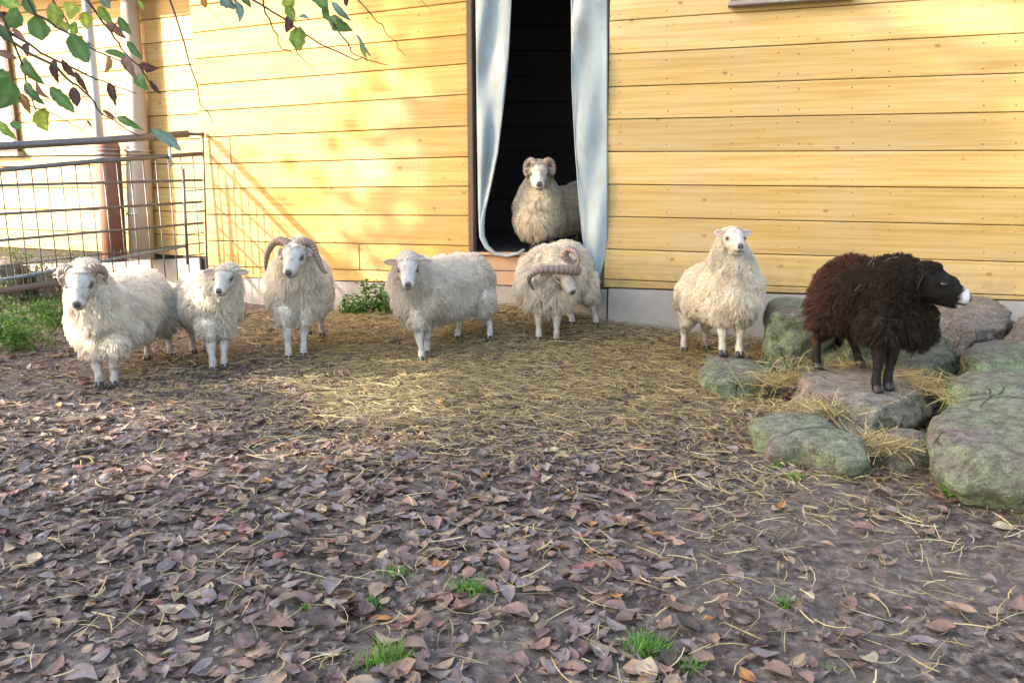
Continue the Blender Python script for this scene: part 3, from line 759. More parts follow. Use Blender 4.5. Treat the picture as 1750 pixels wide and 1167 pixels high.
        k = np.clip(np.maximum(nose*.95, mouth*.9), 0, 1); nc = np.array(nosecol or (.07, .06, .065)); col = col*(1-k[:, None]) + nc*k[:, None]
        low = legm*(sstep(.09, .02, P[:, 2]-floor_z)*.5 + .35*sstep(.5, .66, fbm(P[:, 0]*30, P[:, 1]*30, P[:, 2]*16, seed+2))); col = col*(1-low[:, None]) + np.array((.30, .25, .20))*low[:, None]
    else:
        k = sstep(.112, .124, hf + .02*(fbm(P[:, 0]*60, P[:, 1]*60, P[:, 2]*60, 3)-.5))*facem; col = col*(1-k[:, None]) + np.array((.62, .60, .58))*k[:, None]
        nose = sstep(.138, .146, hf)*sstep(.022, .015, np.abs(hsd))*sstep(-.034, -.024, hu); mouth = sstep(.006, .002, np.abs(hu+.044))*sstep(.1, .11, hf)
        k = np.clip(nose+mouth, 0, 1)*facem; col = col*(1-k[:, None]) + np.array((.02, .018, .018))*k[:, None]
    if leg_patch is not None:
        pc, pw = leg_patch; d = sstep(0.0, .12, (np.array(Rp)-P)@np.array(bF) + .05)*sstep(lt+.20, lt+.02, P[:, 2])*pw*(1-facem); col = col*(1-d[:, None]) + np.array(pc)*d[:, None]
    wm = (1-facem)*(1-legm)*sstep(.08, .16, dh)
    P = P + Nn*((.030*(fbm(P[:, 0]*8, P[:, 1]*8, P[:, 2]*8, seed, 2)-.5) + .012*(fbm(P[:, 0]*24, P[:, 1]*24, P[:, 2]*24, seed)-.5))*wm)[:, None]; P2 = P
    mo = fbm(P[:, 0]*38, P[:, 1]*38, P[:, 2]*38, seed+4); col = col*(1 - (.30*sstep(.5, .72, mo)*np.maximum(facem, legm))[:, None]*np.array((.8, 1.0, 1.15)))
    putV(me, P2 - np.array(base)); me.materials.clear(); me.materials.append(M['hide']); setcol(me, col)
    for p in me.polygons: p.use_smooth = True
    o = link('body', me, root)
    # ---- fleece strands
    me.calc_loop_triangles(); nt_ = len(me.loop_triangles)
    ti = np.empty(nt_*3, np.int32); me.loop_triangles.foreach_get('vertices', ti); ti = ti.reshape(-1, 3)
    hl = (1-facem)*(1-legm*.97)*(.28 + .72*sstep(.08, .20, dh))*(1 + mane*sstep(.30, .10, np.linalg.norm(P-np.array(C + bF*.12 - bU*.02), axis=1)))
    hl = hl*(.6+.4*sstep(lt-.04, lt+.03, P[:, 2]))
    A, B_, D = P[ti[:, 0]], P[ti[:, 1]], P[ti[:, 2]]
    ar = np.linalg.norm(np.cross(B_-A, D-A), axis=1)*(hl[ti].mean(1) > .10)
    ar = ar*(1 + 1.2*(dh[ti].mean(1) < .2))
    idx = rs.choice(nt_, N, p=ar/ar.sum()); u = rs.random((N, 2)); fl_ = u.sum(1) > 1; u[fl_] = 1-u[fl_]
    w3 = np.stack([1-u.sum(1), u[:, 0], u[:, 1]], 1)
    def ip(a): return (a[ti[idx]]*w3[..., None]).sum(1) if a.ndim == 2 else (a[ti[idx]]*w3).sum(1)
    Rt, Nr, Lr, Cr = ip(P), ip(Nn), ip(hl), ip(col)
    Nr /= np.linalg.norm(Nr, axis=1, keepdims=True)+1e-9
    L = wool_len*.62*Lr*(.6+.5*rs.random(N)+.35*sstep(.4, .65, fbm(Rt[:, 0]*14, Rt[:, 1]*14, Rt[:, 2]*14, seed+6)))
    dr = Nr*1.0 + np.array([0, 0, -.45]) - np.array(bF)*.18 + (rs.random((N, 3))-.5)*.35
    dr = dr + .5*np.stack([fbm(Rt[:, 0]*9, Rt[:, 1]*9, Rt[:, 2]*9, s_)-.5 for s_ in (seed+1, seed+2, seed+3)], 1)*2
    dr /= np.linalg.norm(dr, axis=1, keepdims=True)
    M_ = max(50, N//locks); kd = KDTree(M_)
    for i in range(M_): kd.insert(Rt[i], i)
    kd.balance(); near = np.array([kd.find(r_)[1] for r_ in Rt])
    tip = Rt + dr*L[:, None]; lk = Rt[near] + dr[near]*(L[near]*1.18)[:, None]
    f = .34; tip = tip*(1-f) + lk*f
    S = 4; t = np.linspace(0, 1, S)[None, :, None]
    st = Rt[:, None] - Nr[:, None]*.004
    mid = Nr[:, None]*(L[:, None, None]*.30)*np.sin(t*np.pi)
    sidev = np.cross(Nr, dr + rs.random((N, 3))*.2); sidev /= np.linalg.norm(sidev, axis=1, keepdims=True)+1e-9
    wv = curl*np.sin(t*7.5 + rs.random((N, 1, 1))*6 )*sidev[:, None]*t
    PP = st*(1-t) + tip[:, None]*t + mid + wv + np.array([0, 0, -1.0])*(L[:, None, None]*.22)*t**2
    W = np.array([.0031, .0033, .0025, .0008])[None]*(.75+.6*rs.random((N, 1)))
    V, Fc = ribbons(PP, W, rs.normal(size=(N, 3)))
    lv = rs.random(M_)[near]; br = (.84 + .12*lv + .12*rs.random(N))
    if coat == 'black':
        bk = np.clip(((np.array(C)-Rt)@np.array(bF)-.06)/.26, 0, 1)*sstep(.2, .6, lv+.3); br = br*1.0
        Cr = Cr*(1-bk[:, None]) + np.array((.15, .068, .050))*bk[:, None]
        rustk = (rs.random(N) < .12)*1.0; Cr = Cr*(1-rustk[:, None]) + np.array((.06, .036, .025))*rustk[:, None]
    else:
        dirt = sstep(.52, .72, fbm(Rt[:, 0]*7, Rt[:, 1]*7, Rt[:, 2]*7, seed+8))*.55 + (rs.random(N) < .10)*.3
        low = sstep(.14, .0, Rt[:, 2]-lt)*.5; k = np.clip(dirt*.6+low*.8, 0, .9)
        Cr = Cr*(1-k[:, None]) + np.array((.43, .35, .26))*k[:, None]
    cc = np.repeat((Cr*br[:, None])[:, None, :], S*2, 1).reshape(-1, 3)
    # a few straws caught in the wool
    q = rs.choice(N, 36); qd = rs.normal(size=(36, 3)); qd -= Nr[q]*(qd*Nr[q]).sum(1, keepdims=True); qd /= np.linalg.norm(qd, axis=1, keepdims=True)
    tt = np.linspace(-.5, .5, 4)[None, :, None]; sp_ = (Rt[q] + Nr[q]*(L[q]*.8)[:, None])[:, None] + qd[:, None]*tt*rs.uniform(.02, .06, (36, 1, 1)); V3, F3 = ribbons(sp_, np.full((36, 4), .0028), rs.normal(size=(36, 3)))
    F3 = F3 + len(V); V = np.concatenate([V, V3]); Fc = np.concatenate([Fc, F3]); cc = np.concatenate([cc, np.tile((.55, .42, .18) if coat != 'black' else (.30, .24, .14), (len(V3), 1))])
    fo = link('fleece', npmesh('fleece', V - np.array(base), Fc, M['wool'], cc), root)
    # short hair of face and legs
    sh = np.maximum(facem, legm)[ti].mean(1); A, B_, D = P[ti[:, 0]], P[ti[:, 1]], P[ti[:, 2]]; ar = np.linalg.norm(np.cross(B_-A, D-A), axis=1)*(sh > .3); ns = 6500
    muzz = (hf[ti].mean(1) > .13) & (dh[ti].mean(1) < .2); ar = ar*(~muzz)
    idx = rs.choice(nt_, ns, p=ar/ar.sum()); u = rs.random((ns, 2)); f2 = u.sum(1) > 1; u[f2] = 1-u[f2]; w3 = np.stack([1-u.sum(1), u[:, 0], u[:, 1]], 1)
    Rt, Nr, Cr = ip(P), ip(Nn), ip(col); hd = (np.linalg.norm(Rt-np.array(H), axis=1) < .22*hs)[:, None]
    dr = Nr*.45 + np.where(hd, -np.array(hF), np.array([0, 0, -1.0])) + (rs.random((ns, 3))-.5)*.4; dr /= np.linalg.norm(dr, axis=1, keepdims=True)
    PP = Rt[:, None] + dr[:, None]*rs.uniform(.006, .012, (ns, 1, 1))*np.linspace(-.1, 1, 3)[None, :, None]
    V, Fc = ribbons(PP, np.array([.0022, .002, .0006])[None]*np.ones((ns, 1)), Nr + rs.normal(size=(ns, 3))*.3)
    cc = np.repeat((Cr*rs.uniform(.75, 1.15, (ns, 1)))[:, None], 6, 1).reshape(-1, 3); link('short_hair', npmesh('short_hair', V - np.array(base), Fc, M['wool'], cc), root)
    # ---- hooves
    for pts in legs:
        ft = pts[-1] - Vector((0, 0, .018)); hv, hf_ = [], []
        for s in (1, -1):
            c = ft + bF*.012 + bS*s*.0105
            v_, f_ = sweep([c, c + Vector((0, 0, .012)), c - bF*.006 + Vector((0, 0, .034))], [.0145, .0145, .0115], 8)
            b0 = len(hv); hv += v_; hf_ += [tuple(i+b0 for i in q) for q in f_]
        adopt(link('hoof', pymesh('hoof', hv, hf_, M['hoof'])), root)
    # ---- ears
    eb, el = ears
    for s in (1, -1):
        o0 = hp(-.020, s*.050, .022); dv = (hS*s*eb + hU*el - hF*.12).normalized(); wv_ = hU.cross(dv).normalized(); nv = dv.cross(wv_).normalized()
        wv_ = (hU*.85 - dv*hU.dot(dv)).normalized(); nv = dv.cross(wv_).normalized()
        ev, ef, ec = [], [], []; nn = 8
        for i in range(nn+1):
            q = i/nn; wd = .021*math.sin(math.pi*min(1, (q*.86+.14)))**.7*hs + .002
            for j in range(5):
                a = (j-2)/2; p_ = o0 + dv*ear_len*hs*q + wv_*wd*a + hF*(-.010*(1-a*a) + .004)*(1-q*.5)*hs - hU*.012*q*q
                ev.append(p_); ec.append(fc*.95 if abs(a) > .6 or coat == 'black' else fc*.6+np.array((.26, .12, .09)))
        for i in range(nn):
            for j in range(4): ef.append((i*5+j, i*5+j+1, (i+1)*5+j+1, (i+1)*5+j))
        me_ = pymesh('ear', ev, ef, M['hide']); setcol(me_, np.array(ec)); eo = adopt(link('ear', me_), root)
        sm = eo.modifiers.new('s', 'SOLIDIFY'); sm.thickness = .005; sm.offset = 0
    # ---- eyes
    for s in (1, -1):
        v_, f_ = ico(hp(.046, s*.0500, .012), (.0115*hs, .0085*hs, .0085*hs), Hm, 2)
        adopt(link('eye', pymesh('eye', v_, f_, M['eye'])), root)
    if coat != 'black' or True:
        v_, f_ = merge([ico(hp(.1500, s*.0105, -.0215), (.0045*hs, .0055*hs, .0075*hs), Hm, 1) for s in (1, -1)] + [ico(hp(.1515, 0, -.027), (.003*hs, .003*hs, .008*hs), Hm, 1)])
        adopt(link('nostrils', pymesh('nostrils', v_, f_, M['eye'])), root)
    # ---- horns: control points in head space (forward, left, up) for the left horn, right is mirrored unless given
    if horns:
        for hspec in horns:
            pts_, r0, c0 = hspec
            V, Fc, cl = horn_mesh([hp(*p) for p in pts_], r0*hs, col=c0)
            me_ = pymesh('horn', V, Fc, M['horn']); setcol(me_, np.array(cl)); adopt(link('horn', me_), root)
    return root

def mir(pts): return [(a, -b, c) for a, b, c in pts]
def gpt(px, py, l=0.0): p = gp(px, py); return (p.x, p.y, p.z + .002 + l)
HB = (.34, .25, .18)
# 1 ------- ram lamb at the left
curl1 = [(-.022, .032, .030), (-.038, .056, .038), (-.048, .082, .028), (-.040, .094, .004), (-.014, .092, -.014)]
c1, r1 = pt(172, 540, 4.42), pt(245, 510, 4.95)
sheep('sheep', 'leftmost white sheep with two short curled brown horns', pt(176, 546, 4.42), pt(238, 513, 4.98),
      [gpt(196, 661), gpt(172, 662), gpt(292, 613), gpt(254, 616)], pt(139, 481, 4.16), (.20, -.80, -.50), coat='white', rad=(.185, .200), hs=1.12,
      horns=[(curl1, .031, (.34, .23, .15)), (mir(curl1), .030, (.36, .28, .21))], seed=11, leg_patch=((.38, .22, .10), .8), wool_len=.062, ears=(.75, -.85), ear_len=.07)
# 2 ------- small hornless
sheep('sheep', 'smallest white hornless sheep second from the left', pt(366, 525, 4.82), pt(345, 510, 5.12),
      [gpt(383, 631), gpt(365, 636), gpt(352, 600), gpt(331, 607)], pt(385, 474, 4.58), (.02, -.90, -.32), coat='white', rad=(.155, .165), hs=.95,
      seed=12, wool_len=.055, head_wool=1.6, ears=(.95, .1), leg_patch=((.38, .22, .10), .5))
# 3 ------- tall ram with drooping horns
curl3 = [(-.02, .022, .045), (-.045, .054, .052), (-.050, .084, .030), (-.035, .104, -.020), (-.010, .124, -.070), (.004, .142, -.100), (.006, .160, -.105)]
curl3r = [(-.02, -.022, .045), (-.045, -.062, .056), (-.055, -.112, .040), (-.042, -.150, -.010), (-.020, -.164, -.060), (.000, -.168, -.098)]
sheep('sheep', 'white ram with long brown horns drooping beside its face left of the doorway', pt(506, 495, 5.08), pt(518, 487, 5.50),
      [gpt(519, 612), gpt(494, 616), gpt(551, 577), gpt(528, 575)], pt(503, 436, 4.80), (-.01, -.84, -.42), coat='white', rad=(.195, .215), hs=1.12,
      horns=[(curl3, .025, (.36, .25, .18)), (curl3r, .026, (.34, .23, .16))], seed=13, wool_len=.062, ears=(.7, -.6), ear_len=.05)
# 4 ------- grey-cream ewe looking round
sheep('sheep', 'grey cream hornless sheep standing side on left of the doorway', pt(718, 500, 5.05), pt(795, 488, 5.50),
      [gpt(730, 608), gpt(722, 618), gpt(838, 582), gpt(782, 582)], pt(697, 458, 4.74), (.10, -.85, -.42), coat='grey', rad=(.195, .215), hs=1.05,
      seed=14, wool_len=.058, ears=(.9, .12), curl=.009, head_wool=.7)
# 5 ------- sheep in the doorway
curl5 = [(-.020, .024, .050), (-.045, .050, .066), (-.052, .078, .048), (-.035, .088, .012), (-.005, .080, -.012), (.018, .070, .004)]
FZ = FLOOR_Z
def fpt(px, Yd): q = pt(px, 300, Yd); return (q.x, q.y, FZ+.002)
sheep('sheep', 'cream curly sheep with small curled horns standing inside the doorway', pt(928, 364, 6.40), pt(990, 352, 6.80),
      [fpt(944, 6.4), fpt(912, 6.4), fpt(1012, 6.85), fpt(985, 6.85)], pt(922, 297, 6.20), (-.03, -.92, -.32), coat='tan', rad=(.160, .180), hs=1.22,
      horns=[(curl5, .022, (.52, .38, .25)), (mir(curl5), .022, (.46, .36, .27))], seed=15, wool_len=.062, mane=.5, curl=.016, neck_r=.115, ears=(.7, -.5), ear_len=.05)
# 6 ------- ram with the big horns, head lowered
rh1 = [(.00, -.028, .055), (.010, -.06, .085), (.06, -.12, .090), (.08, -.18, .055), (.08, -.225, .00), (.06, -.235, -.055)]
sheep('sheep', 'big horned white ram lowering its head in front of the doorway', pt(938, 478, 5.52), pt(966, 462, 5.90),
      [gpt(951, 587), gpt(921, 584), gpt(1019, 559), gpt(978, 558)], pt(960, 462, 5.28), (.42, -.50, -.74), hup=(.1, -.85, .5), coat='cream', rad=(.185, .205), hs=1.12,
      seed=16, wool_len=.066, mane=.7, neck_r=.12, horns=None, ears=(.8, -.4), chest_drop=.03, head_wool=.4)
ram = bpy.context.scene.objects['sheep.005']
def world_horn(pts, r0, col, root):
    V, Fc, cl = horn_mesh(pts, r0, col=col, ring=.11); me_ = pymesh('horn', V, Fc, M['horn']); setcol(me_, np.array(cl)); adopt(link('horn', me_), root)
world_horn([pt(986, 462, 5.22), pt(972, 461, 5.14), pt(950, 461, 5.07), pt(925, 461, 5.03), pt(907, 470, 5.03), pt(905, 482, 5.06), pt(913, 496, 5.10)], .034, (.36, .25, .20), ram)
world_horn([pt(972, 448, 5.26), pt(965, 436, 5.24), pt(970, 427, 5.22), pt(982, 430, 5.18), pt(989, 443, 5.15), pt(986, 458, 5.14)], .028, (.34, .24, .19), ram)
# 7 ------- ewe on the rock
def rp(px, py, h): d = ray(px, py); t = (CAM_H-h)/-d.z; return (d.x*t, d.y*t, h+.002)
sheep('sheep', 'cream hornless ewe with pricked ears standing with front hooves on a rock', pt(1244, 496, 4.62), pt(1200, 508, 5.08),
      [rp(1262, 610, .118), rp(1234, 608, .12), gpt(1205, 599), gpt(1168, 602)], pt(1254, 409, 4.46), (.01, -.97, -.08), coat='cream', rad=(.162, .190), hs=.94,
      seed=17, wool_len=.050, ears=(.85, .42), ear_len=.065, mane=.15, neck_r=.115, curl=.010, head_wool=.5)
# 8 ------- black sheep
curl8 = [(-.02, .03, .05), (-.06, .05, .055), (-.08, .065, .02), (-.06, .075, -.01), (-.03, .075, .0)]
def rp(px, py, h): d = ray(px, py); t = (CAM_H-h)/-d.z; return (d.x*t, d.y*t, h+.002)
sheep('sheep', 'black woolly sheep with a white muzzle standing on the flat rock facing right', pt(1520, 513, 3.86), pt(1452, 503, 4.10),
      [rp(1514, 665, .16), rp(1495, 670, .155), rp(1466, 627, .175), rp(1394, 631, .165)], pt(1584, 483, 3.66), (.90, -.36, -.20), coat='black', rad=(.162, .176), hs=1.24, head_wool=1.3,
      seed=18, wool_len=.084, mane=.2, ears=(.35, -.5), ear_len=.05, N=34000, leg_patch=((.16, .065, .028), .9), neck_r=.112)
# ------------------------------------------------------------------ leaves, straw, plants
def leaf_shape(Ln, Wd, curl_, fold, wav, seed, n=8, torn=0.0):
    """one leaf lying along +X, ovate with a pointed tip and uneven margin"""
    r_ = random.Random(seed); V = []; Fc = []; ph = r_.uniform(0, 6); tw = r_.uniform(-1, 1)*wav*3; sk = r_.uniform(-.12, .12)
    for i in range(n+1):
        q = i/n; wd = Wd*.5*(math.sin(math.pi*min(1, q**.85))**.8)*(1-.15*q)
        z0 = curl_*(q-.5)**2*Ln*2 + math.sin(q*5+ph)*wav*Ln*.4; cx_ = Ln*(q-.5); cy_ = sk*Ln*math.sin(math.pi*q)
        if i in (0, n): wd = .0015 if i == 0 else .004*Ln
        L_ = wd*(r_.uniform(.84, 1.10) - (torn*r_.random() if r_.random() < .35 else 0)); R__ = wd*(r_.uniform(.84, 1.10) - (torn*r_.random() if r_.random() < .35 else 0))
        t_ = tw*(q-.5)
        V += [(cx_ + r_.uniform(-.02, .02)*Ln, cy_-L_, z0 + fold*wd*1.2 + t_*wd + r_.uniform(-wav, wav)*Ln), (cx_, cy_-L_*.5, z0 + fold*wd*.35 + t_*wd*.5), (cx_, cy_, z0),
              (cx_, cy_+R__*.5, z0 + fold*wd*.35 - t_*wd*.5), (cx_ + r_.uniform(-.02, .02)*Ln, cy_+R__, z0 + fold*wd*1.2 - t_*wd + r_.uniform(-wav, wav)*Ln)]
    for i in range(n):
        for k in range(4): a = i*5+k; Fc.append((a, a+1, a+6, a+5))
    zm = min(v[2] for v in V)
    return np.array([(x, y, z-zm) for x, y, z in V]), np.array(Fc)
PAL = [('purple brown', (.185, .112, .098)), ('reddish brown', (.25, .150, .108)), ('mauve grey', (.225, .172, .158)), ('dark brown', (.085, .056, .046)),
       ('tan', (.32, .215, .140)), ('pale straw coloured', (.44, .34, .22)), ('orange', (.46, .20, .06)), ('dull red', (.25, .10, .085))]
PALW = np.array([.25, .20, .20, .17, .12, .035, .012, .013]); PALW /= PALW.sum()
SH = [leaf_shape(1, random.uniform(.48, .74), random.uniform(-.5, .6), random.uniform(-.3, .7), .035, 100+i, 4, .6 if i % 3 == 0 else .15) for i in range(14)]
def leafmesh_cols(nv, c): return np.tile(np.array(c), (nv, 1))
LM = {}
for si, (V, Fc) in enumerate(SH):
    for ci, (nm, c) in enumerate(PAL):
        cc = leafmesh_cols(len(V), c)*1.12*(.85+.3*rng.random((len(V), 1))); cc[2::5] *= 1.3
        LM[si, ci] = npmesh('fallen_leaf', V, Fc, M['dryleaf'], cc)
def leaf_density(px, py):
    d = .30 + .70*sstep(640, 830, py)*sstep(1330, 980, px)
    d = np.where((px > 1150) & (py > 820), .17 + .62*sstep(980, 1110, py)*sstep(1750, 1250, px), d)
    d = np.where(py < 640, .18, d)
    d = d*np.where((px > 560) & (px < 1250) & (py < 720), .35, 1)
    return d
def scatter_ground(n, ylo, yhi, dens, far=1.0):
    # uniform over the ground seen by the camera plus a margin
    Y = ylo + (yhi-ylo)*rng.random(n*3)**.9; X = (rng.random(n*3)*2-1)*(.75*Y+.5)
    keep = rng.random(n*3) < (Y*.75+.5)/(yhi*.75+.5)
    X, Y = X[keep], Y[keep]; px, py, _ = proj(np.stack([X, Y, gz(X, Y)], -1))
    k = rng.random(len(X)) < dens(px, py); return X[k][:n], Y[k][:n], px[k][:n], py[k][:n]
def inside_barn(X, Y):
    a = PL.hit(350, 300); L1 = (X-a.x)*PL.n.x + (Y-a.y)*PL.n.y; b = PR.hit(1037, 300); L2 = (X-b.x)*PR.n.x + (Y-b.y)*PR.n.y
    return np.where(X < .55, L1 < .05, L2 < .07) & ((X > -2.8))
def rotm(yaw, pitch, roll):
    cy_, sy_ = np.cos(yaw), np.sin(yaw); cp_, sp_ = np.cos(pitch), np.sin(pitch); cr, sr = np.cos(roll), np.sin(roll)
    return np.stack([np.stack([cy_*cp_, cy_*sp_*sr-sy_*cr, cy_*sp_*cr+sy_*sr], -1), np.stack([sy_*cp_, sy_*sp_*sr+cy_*cr, sy_*sp_*cr-cy_*sr], -1), np.stack([-sp_, cp_*sr, cp_*cr], -1)], -2)
SPLIT_Y = [0]
def fallen():
    X, Y, px, py = scatter_ground(15000, 1.45, 6.8, leaf_density)
    ok = ~inside_barn(X, Y); X, Y, px, py = X[ok], Y[ok], px[ok], py[ok]
    n = len(X); size = rng.uniform(.036, .080, n)*np.where(rng.random(n) < .3, .6, 1)*np.where(rng.random(n) < .15, 1.15, 1); yaw = rng.uniform(0, 6.283, n)
    pit = rng.normal(0, .11, n); rol = rng.normal(0, .13, n); Z = gz(X, Y) + .001 + rng.random(n)*.009
    si = rng.integers(0, len(SH), n); ci = rng.choice(len(PAL), n, p=PALW)
    inv = (px > -10) & (px < 1760) & (py < 1175); order = np.argsort(np.where(inv, Y, 99)); ind = order[:290]; rest = np.ones(n, bool); rest[ind] = False
    lab = {0: 'purple brown fallen leaf lying among others on the near soil', 1: 'reddish brown fallen leaf lying among others on the near soil', 2: 'mauve grey dry fallen leaf lying on the near soil',
           3: 'dark brown withered leaf lying on the near soil', 4: 'tan fallen leaf lying on the near soil', 5: 'pale straw coloured fallen leaf lying on the near soil',
           6: 'orange fallen leaf lying on the near soil', 7: 'dull red fallen leaf lying on the near soil'}
    for i in ind:
        o = link('fallen_leaf', LM[si[i], ci[i]]); o.location = (X[i], Y[i], Z[i]); o.rotation_euler = (rol[i], pit[i], yaw[i]); o.scale = (size[i],)*3
        tag(o, lab[int(ci[i])], 'leaf', 'fallen leaves in the foreground')
    Rm = rotm(yaw, pit, rol); VV = []; FF = []; CC = []; b = 0
    for s in range(len(SH)):
        sel = np.where(rest & (si == s))[0]; V, Fc = SH[s]
        P = np.einsum('nij,vj->nvi', Rm[sel], V)*size[sel][:, None, None] + np.stack([X, Y, Z], -1)[sel][:, None]
        cc = 1.12*np.array([c for _, c in PAL])[ci[sel]]*rng.uniform(.7, 1.3, (len(sel), 1)); cc = np.repeat(cc[:, None], len(V), 1)
        cc = cc*(.8 + .4*rng.random(cc.shape[:2]+(1,))); VV.append(P.reshape(-1, 3)); FF.append((Fc[None] + (np.arange(len(sel))*len(V))[:, None, None]).reshape(-1, 4) + b); CC.append(cc.reshape(-1, 3)); b += len(sel)*len(V)
    o = link('leaf_litter', npmesh('leaf_litter', np.concatenate(VV), np.concatenate(FF), M['dryleaf'], np.concatenate(CC)))
    tag(o, 'brown leaf litter spread thinly over the yard towards the sheep', 'leaf litter', kind='stuff')
fallen()
def crumbs():                            # torn leaf scraps and crumbs of soil
    X, Y, px, py = scatter_ground(24000, 1.45, 6.0, lambda a, b: .35 + .6*leaf_density(a, b))
    ok = ~inside_barn(X, Y); X, Y = X[ok], Y[ok]; n = len(X)
    s = rng.uniform(.005, .02, n); yaw = rng.uniform(0, 6.28, n); Rm = rotm(yaw, rng.normal(0, .5, n), rng.normal(0, .5, n))
    V = np.array([(-.5, -.35, 0), (.5, -.25, .1), (.35, .4, 0), (-.45, .3, .15)]); P = np.einsum('nij,vj->nvi', Rm, V)*s[:, None, None] + np.stack([X, Y, gz(X, Y)+.008], -1)[:, None]
    c = np.array([(.12, .08, .065), (.06, .045, .038), (.22, .16, .13), (.30, .22, .15)])[rng.integers(0, 4, n)]
    o = link('leaf_scraps', npmesh('leaf_scraps', P.reshape(-1, 3), np.arange(n*4).reshape(-1, 4), M['dryleaf'], np.repeat(c[:, None], 4, 1).reshape(-1, 3)))
    tag(o, 'torn leaf scraps and crumbs scattered over the soil', 'debris', kind='stuff')
crumbs()
def straw_density(px, py):
    c = sstep(300, 700, px)*sstep(1440, 1200, px)*sstep(850, 660, py)
    l = .28*sstep(820, 620, py)*sstep(90, 260, px)*(px < 700)
    r_ = .40*(px > 1150)*sstep(1060, 780, py)
    return np.clip(np.maximum.reduce([c, l, r_*.8, .06 + .02*(px > 1000) + 0*px]), 0, 1)
def strands(n, X, Y, Z, ln, wd, cols, bend, name, label, cat, tilt=.10, yaw=None):
    yaw = rng.uniform(0, 6.283, n) if yaw is None else yaw; S = 4; t = np.linspace(-.5, .5, S)[None, :, None]
    d = np.stack([np.cos(yaw), np.sin(yaw), rng.normal(0, tilt, n)], -1); sd = np.stack([-np.sin(yaw), np.cos(yaw), 0*yaw], -1)
    P = np.stack([X, Y, Z], -1)[:, None] + d[:, None]*ln[:, None, None]*t + sd[:, None]*(rng.normal(0, bend, n)*ln)[:, None, None]*(t*t*4-.5)
    P[..., 2] += (rng.random(n)*.012)[:, None]
    gzz = gz(P[..., 0], P[..., 1]) + .003; P[..., 2] = np.maximum(P[..., 2], gzz if Z is not None else 0) if name == 'straw' else P[..., 2]
    W = np.repeat(wd[:, None], S, 1)*np.array([.8, 1, 1, .6])
    V, Fc = ribbons(P, W, np.stack([rng.normal(0, .5, n), rng.normal(0, .5, n), np.ones(n)], -1)); cc = np.repeat(cols[:, None], S*2, 1).reshape(-1, 3)
    o = link(name, npmesh(name, V, Fc, M['straw'], cc)); return tag(o, label, cat, kind='stuff')
SCOL = np.array([(.66, .50, .20), (.56, .42, .17), (.42, .32, .14), (.72, .58, .30), (.24, .18, .10), (.48, .40, .20)])
def straw():
    X, Y, px, py = scatter_ground(84000, 1.5, 6.75, straw_density); ok = ~inside_barn(X, Y) & ~((px > 1330) & (py < 720)); X, Y = X[ok], Y[ok]; n = len(X)
    strands(n, X, Y, gz(X, Y)+.006+rng.random(n)*.018, rng.uniform(.02, .13, n), rng.uniform(.0014, .0038, n), SCOL[rng.integers(0, 6, n)]*rng.uniform(.6, 1.2, (n, 1)), .12, 'straw',
            'trampled straw spread from the doorway out over the yard', 'straw')
straw()
def tuft_straw(px, py, spread, n, h, label):    # straw caught between rocks
    c = rp(px, py, h); X = c[0] + rng.normal(0, spread[0], n); Y = c[1] + rng.normal(0, spread[1], n); Z = h + rng.normal(0, .012, n)
    strands(n, X, Y, Z, rng.uniform(.05, .22, n), rng.uniform(.0018, .0034, n), SCOL[rng.integers(0, 6, n)]*rng.uniform(.8, 1.2, (n, 1)), .15, 'straw_tuft', label, 'straw', .35)
tuft_straw(1345, 650, (.11, .05), 420, .10, 'straw wisps caught between the mossy rock and the slab')
tuft_straw(1400, 700, (.14, .05), 480, .10, 'straw lying along the long mossy rock')
tuft_straw(1500, 760, (.06, .06), 320, .07, 'straw hanging from the slab beside the dark wedged rock')
tuft_straw(1600, 660, (.06, .14), 420, .175, 'straw and twigs between slab and largest boulder')
tuft_straw(1430, 625, (.16, .06), 200, .18, 'thin straw on the slab behind the black sheep')
tuft_straw(1320, 600, (.10, .12), 260, .10, 'straw piled at the foot of the green block')

def grass_tuft(px, py, w_, hgt, n, label):
    c = gp(px, py); w_ *= 1.15; hgt *= 1.15; n = int(n*1.8); X = rng.normal(0, w_*.45, n); Y = rng.normal(0, w_*.4, n); a = rng.uniform(0, 6.28, n); h = hgt*rng.uniform(.5, 1.1, n)
    S = 4; t = np.linspace(0, 1, S)[None, :, None]; o_ = rng.uniform(.15, .8, n)
    d = np.stack([np.cos(a)*o_, np.sin(a)*o_, np.ones(n)], -1)*h[:, None]
    P = np.stack([X, Y, 0*X-.004], -1)[:, None] + d[:, None]*t + np.array([0, 0, -1])*(h*o_*.5)[:, None, None]*t**2
    W = np.array([1, .9, .6, .1])[None]*rng.uniform(.002, .0034, (n, 1)); V, Fc = ribbons(P, W, rng.normal(size=(n, 3)))
    cc = np.array([(.13, .30, .04), (.20, .42, .06), (.10, .24, .04)])[rng.integers(0, 3, n)]; o = link('grass_tuft', npmesh('grass_tuft', V, Fc, M['grass'], np.repeat(cc[:, None], S*2, 1).reshape(-1, 3)))
    o.location = c; tag(o, label, 'grass', 'grass tufts in the soil')
